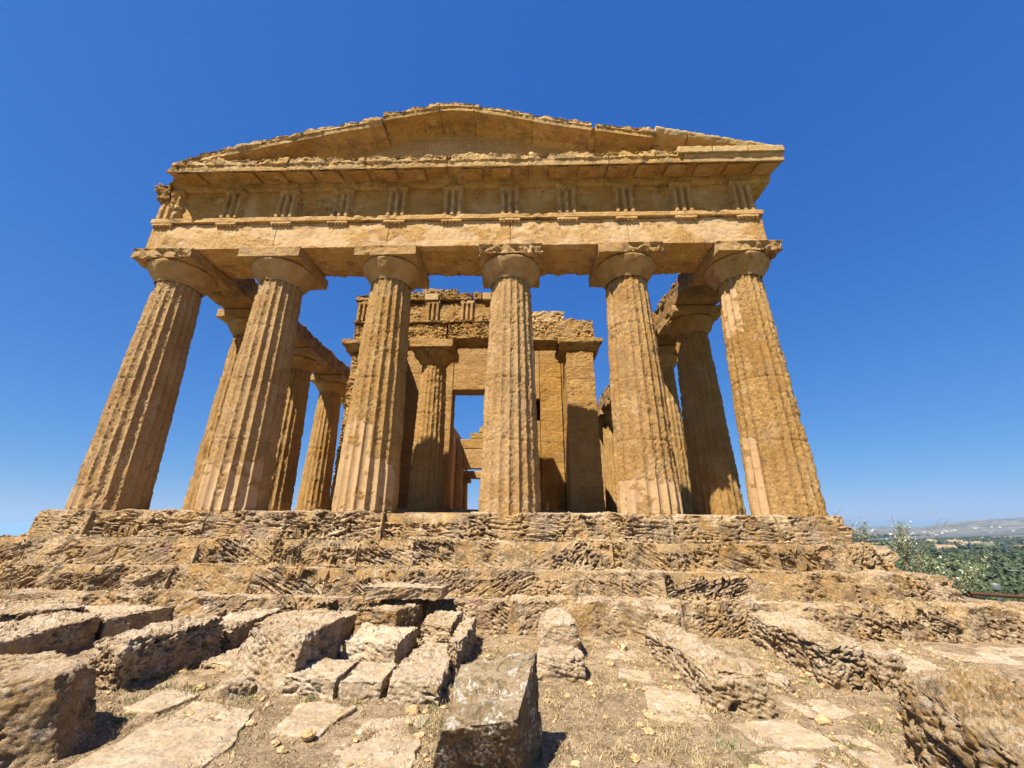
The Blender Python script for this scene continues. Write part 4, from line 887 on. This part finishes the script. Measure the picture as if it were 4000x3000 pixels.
def tree(x, y, h, rad, mat, lab, nl=15000, ls=None, zg=None):
    z = gz(x, y) if zg is None else zg
    t = tag(empty('tree', (x, y, z)), lab, 'tree')
    acc = Acc(); th_ = h*0.5
    acc.add(*tube([(0, 0, -.4), (rad*.04, 0, th_*.5), (rad*.08, rad*.05, th_), (rad*.05, 0, h*.8)], [h*.035, h*.028, h*.02, h*.008], 8))
    for k in range(7):
        a = k*0.9+rng.uniform(0, .5); z0 = th_*rng.uniform(.5, 1.1); e = (math.cos(a)*rad*.6, math.sin(a)*rad*.6, z0+h*.28)
        acc.add(*tube([(rad*.05, 0, z0), (e[0]*.5, e[1]*.5, z0+h*.12), e], [h*.014, h*.01, h*.004], 5))
    acc.build('trunk', M['bark'], t)
    V, F = leaves(lobes(nl, rad, rad, h*.36, h*.62, 34), ls or rad*.026)
    mk('crown', V, F, M[mat], t, smooth=False)
    return t
def at(px_az, d):   # place by azimuth (deg right of +Y) and distance from the photographer
    return 1.84+d*math.sin(R(px_az)), -8.64+d*math.cos(R(px_az))
TR = [(47.6, 27, 6.4, 2.8, 'leafbright', 'bright green leafy tree just beyond the rusty rail, nearest to it'), (44.6, 34, 6.8, 2.8, 'leafmid', 'mid green tree below the end of the second step'),
      (46.3, 44, 8.8, 4.2, 'leafbright', 'broad bright green tree behind the grey sign'), (42.6, 44, 8.2, 3.8, 'leafolive', 'grey green olive tree behind the low flowering shrub'),
      (49.0, 40, 8.4, 4, 'leafmid', 'dark green tree at the right edge of the photo behind the rail'), (44.3, 62, 9.5, 4.6, 'leafolive', 'rounded olive tree in the valley beyond the nearer trees'),
      (47.6, 66, 9.6, 4.8, 'leafmid', 'large dark tree in the valley at the right, beyond the broad bright tree'), (40.6, 58, 9.5, 4, 'leafmid', 'dark tree seen just past the second step and the shrub'), (46.0, 92, 10, 5.2, 'leafolive', 'pale olive tree farthest down the near slope')]
for az, d, h, rad, mt, lab in TR:
    x, y = at(az, d); tree(x, y, h, rad, mt, lab)
# far woodland: one mass
C = []; S = []
tries = 9000
az = rng.uniform(30, 62, tries); dd = 75*np.exp(rng.uniform(0, 3.55, tries))
X_ = 1.84+dd*np.sin(np.radians(az)); Y_ = -8.64+dd*np.cos(np.radians(az))
dens = fbm(np.stack([X_, Y_, 0*X_], -1), 1/170., 3)
keep = dens > rng.uniform(-.75, .25, tries)+np.where((dd > 950) & (dd < 1650) & (az > 42.3) & (az < 46.8), .9, 0); X_, Y_, dd = X_[keep], Y_[keep], dd[keep]
Z_ = terrain(X_, Y_)
for x, y, z, d in zip(X_, Y_, Z_, dd):
    n = 90 if d < 300 else (34 if d < 900 else 16); r = rng.uniform(2.4, 4.6)*(1 if d < 900 else 1.5)
    q = rng.normal(size=(n, 3)); q /= np.linalg.norm(q, axis=1)[:, None]; q *= rng.uniform(.55, 1, (n, 1)); q[:, 2] = q[:, 2]*.8+.75
    C.append(np.array([x, y, z])+q*r); S.append(np.full(n, r*(.20 if d < 300 else (.34 if d < 900 else .5))))
V, F = leaves(np.concatenate(C), np.concatenate(S), .8)
tag(mk('woodland', V, F, M['woods'], smooth=False), 'dark green woodland of olives and pines covering the valley on the right', 'woodland', kind='stuff')

def shrub(x, y, z, h, rad, lab, nst=7, nl=600, leafmat='leafpale', name='flowering_shrub', fl=380, cat='shrub', ls=0.035, th=.007):
    t = tag(empty(name, (x, y, z)), lab, cat); acc = Acc(); ends = []; wts = []
    for k in range(nst):
        a = rng.uniform(0, 6.28); l_ = rng.uniform(.25, 1)*rad; top = np.array([math.cos(a)*l_, math.sin(a)*l_, h*rng.uniform(.6, 1)])
        pts = [np.array([0, 0, -.1])]+[top*np.array([u**1.6, u**1.6, u])+rng.normal(0, .02, 3) for u in (.25, .5, .75, 1)]
        acc.add(*tube(pts, [th*1.8, th*1.4, th, th*.7, th*.4], 5))
        for u in np.linspace(.3, 1, 9): ends.append(pts[0]+(top*np.array([u**1.6, u**1.6, u])-pts[0]))
        for j in range(6):
            u = rng.uniform(.35, .95); b = top*np.array([u**1.6, u**1.6, u]); e = b+rng.normal(0, .10*h, 3)*np.array([1, 1, .5])+np.array([0, 0, .07*h])
            acc.add(*tube([b, (b+e)/2+[0, 0, .02], e], [th*.7, th*.5, th*.3], 4)); ends += [e, (b+e)/2]
    acc.build('stems', M['twig'], t); E_ = np.array(ends)
    if nl:
        C = E_[rng.integers(0, len(E_), nl)]+rng.normal(0, .045, (nl, 3)); mk('foliage', *leaves(C, ls, .38), M[leafmat], t, smooth=False)
    if fl:
        C = E_[rng.integers(0, len(E_), fl)]+rng.normal(0, .05, (fl, 3))+[0, 0, .02]; mk('blossoms', *leaves(C, ls*.8, .6), M['blossom'], t, smooth=False)
    return t
shrub(9.6, 1.3, -1.0, 0.95, 0.32, 'narrow shrub with small white flowers right behind the end of the top steps', 4, 420, fl=90, ls=.024)
shrub(10.25, 1.2, -1.3, 1.28, 0.26, 'taller white flowering shrub standing behind the right end of the steps', 6, 900, fl=170, ls=.026)
shrub(11.4, 1.9, -2.2, 1.45, 1.15, 'low spreading caper bush with pale leaves beside the end of the third step', 15, 2300, fl=90, ls=.036, name='caper_bush', cat='bush')
shrub(9.55, 1.6, -1.0, 1.2, 0.75, 'bare leafless twiggy plant sticking up left of the flowering shrubs', 4, 0, fl=0, name='bare_plant', cat='plant')
shrub(10.6, 1.5, -1.4, 1.45, 0.95, 'thin dry plant with long leaning stems over the flowering shrub', 3, 0, fl=0, name='dry_plant', cat='plant')
# rusty rail
t = tag(empty('handrail', (11, 0.8, gz(11, .8))), 'rusty metal handrail with a slanting brace beyond the right end of the steps', 'railing'); z0 = t.location.z
acc = Acc(); acc.add(*tube([(0, 0, -1.5-z0), (2, -.03, -1.60-z0), (4.5, -.05, -1.75-z0)], [.035]*3, 10)); acc.build('rail', M['rust'], t)
acc = Acc(); acc.add(*tube([(-.05, .02, -1.54-z0), (1.1, .1, -1.85-z0)], [.03]*2, 8)); acc.build('brace', M['rust'], t)
for x in (0.05, 2.2, 4.4):
    acc = Acc(); zz = gz(11+x, .8)-z0; acc.add(*tube([(x, .04, zz-.2), (x, .04, -1.53-.035*x-z0)], [.028]*2, 8)); acc.build('post', M['rust'], t)
# grey sign on a post and a street lamp lower down the slope
x, y = at(45.9, 20); z0 = gz(x, y); t = tag(empty('sign_post', (x, y, z0)), 'small square pale grey panel on a thin post below the steps among the trees', 'sign')
acc = Acc(); acc.add(*box(-.10, .10, -.02, .02, -2.02-z0, -1.80-z0, .1, .01)); pnl = acc.build('panel', M['greypaint'], t); pnl.rotation_euler.z = R(-40)
acc = Acc(); acc.add(*tube([(0, .05, -.2), (0, .05, -1.9-z0)], [.035]*2, 8)); acc.build('post', M['greypaint'], t)
x, y = at(48.1, 48); z0 = gz(x, y); t = tag(empty('street_lamp', (x, y, z0)), 'thin curved street lamp at the right edge among the trees', 'street lamp')
acc = Acc(); hh = -3.0-z0; acc.add(*tube([(0, 0, -.2), (0, 0, hh*.8), (-.2, 0, hh*.95), (-.8, 0, hh)], [.09, .07, .06, .05], 8)); acc.build('pole', M['greypaint'], t)
acc = Acc(); acc.add(*box(-1.4, -.75, -.12, .12, hh-.06, hh+.06, .2, .03)); acc.build('lamp_head', M['greypaint'], t)
# viaduct
a = np.array([*at(36.5, 1750), -38.]); b = np.array([*at(51.5, 640), -0.2]); L_ = np.linalg.norm(b-a); n = 12
t = tag(empty('viaduct', tuple((a+b)/2*np.array([1, 1, 0])+np.array([0, 0, -38]))), 'long pale concrete road viaduct on piers crossing the far valley', 'bridge'); c = np.array(t.location)
d = (b-a)/L_; s_ = np.cross(d, [0, 0, 1]); s_ /= np.linalg.norm(s_)
q = lambda z: [tuple(a-c-s_*5+[0, 0, z]), tuple(b-c-s_*5+[0, 0, z]), tuple(b-c+s_*5+[0, 0, z]), tuple(a-c+s_*5+[0, 0, z])]
V, F = hexa(q(1.4), q(-2.4), 20, .1); mk('deck', V, F, M['concrete'], t, smooth=False)
for k in range(n):
    p_ = a+(b-a)*(k+.5)/n; zg = gz(p_[0], p_[1]); p_ = p_-c
    V, F = box(p_[0]-.7, p_[0]+.7, p_[1]-.7, p_[1]+.7, zg-3-c[2], p_[2]-2.4, 30, .05); mk('pier', V, F, M['concrete'], t, smooth=False)
# houses
def house(az, d, wd, dp, h, rot, lab, group=None, wall='cream', detail=True):
    x, y = at(az, d); z = gz(x, y); t = tag(empty('house', (x, y, z)), lab, 'house', group); t.rotation_euler.z = R(rot)
    V, F = box(-wd/2, wd/2, -dp/2, dp/2, -4, h, 8, .05); mk('wall', V, F, M[wall], t, smooth=False)
    V, F = hexa([(-wd/2, -.2, h+dp*.2), (wd/2, -.2, h+dp*.2), (wd/2, .2, h+dp*.2), (-wd/2, .2, h+dp*.2)], [(-wd/2-.4, -dp/2-.4, h), (wd/2+.4, -dp/2-.4, h), (wd/2+.4, dp/2+.4, h), (-wd/2-.4, dp/2+.4, h)], 8, .05); mk('roof', V, F, M['tile' if wall == 'cream' else 'whiteplaster'], t, smooth=False)
    if detail:
        for k in range(int(wd/6)):
            xx = -wd/2+3+k*6; V, F = box(xx-.7, xx+.7, -dp/2-.08, -dp/2+.1, h*.35, h*.7, 2, .02); mk('window', V, F, M['dark'], t, smooth=False)
house(43.7, 900, 22, 10, 7, -40, 'long cream farmhouse with tiled roof among the trees below the viaduct')
house(47.9, 1150, 26, 11, 7, -40, 'wide cream building at the right edge beyond the woods')
house(44.35, 1350, 24, 11, 8, -44, 'cream building beside the field just under the viaduct')
house(46.2, 640, 8, 6, 4, -30, 'small cream house half hidden in the middle of the woods')
for k in range(26):
    azh = rng.uniform(41, 49.5); dh = rng.uniform(2300, 4300)
    house(azh, dh, rng.uniform(8, 17), 7, rng.uniform(3, 5), -45, 'tiny whitish house scattered on the distant hillside', 'houses scattered on the distant hillside', 'whiteplaster', False)

# ------------------------------------------------------------------ sea on the left, haze
bm_s = np.array([(-26000, -20000, -70), (26000, -20000, -70), (26000, 30000, -70), (-26000, 30000, -70)], float)
msea = plain('sea_water', (0.16, 0.28, 0.42), (0.14, 0.25, 0.38), 0.01, 0.5)
tag(mk('sea', bm_s, np.array([[0, 1, 2, 3]]), msea, smooth=False), kind='structure')
V, F = box(-12000, 12000, -9500, 12000, -125, 150, 90000, .01)
mh = bpy.data.materials.new('haze'); mh.use_nodes = True; tn = mh.node_tree; tn.nodes.remove(tn.nodes['Principled BSDF'])
pv_ = tn.nodes.new('ShaderNodeVolumePrincipled'); pv_.inputs['Color'].default_value = (0.48, 0.76, 1.0, 1); pv_.inputs['Density'].default_value = 0.0001; pv_.inputs['Anisotropy'].default_value = 0.2
tn.links.new(pv_.outputs[0], tn.nodes['Material Output'].inputs['Volume'])
tag(mk('haze', V, F, mh, smooth=False), 'thin blue air haze over the valley and the far hills', 'haze', kind='stuff')
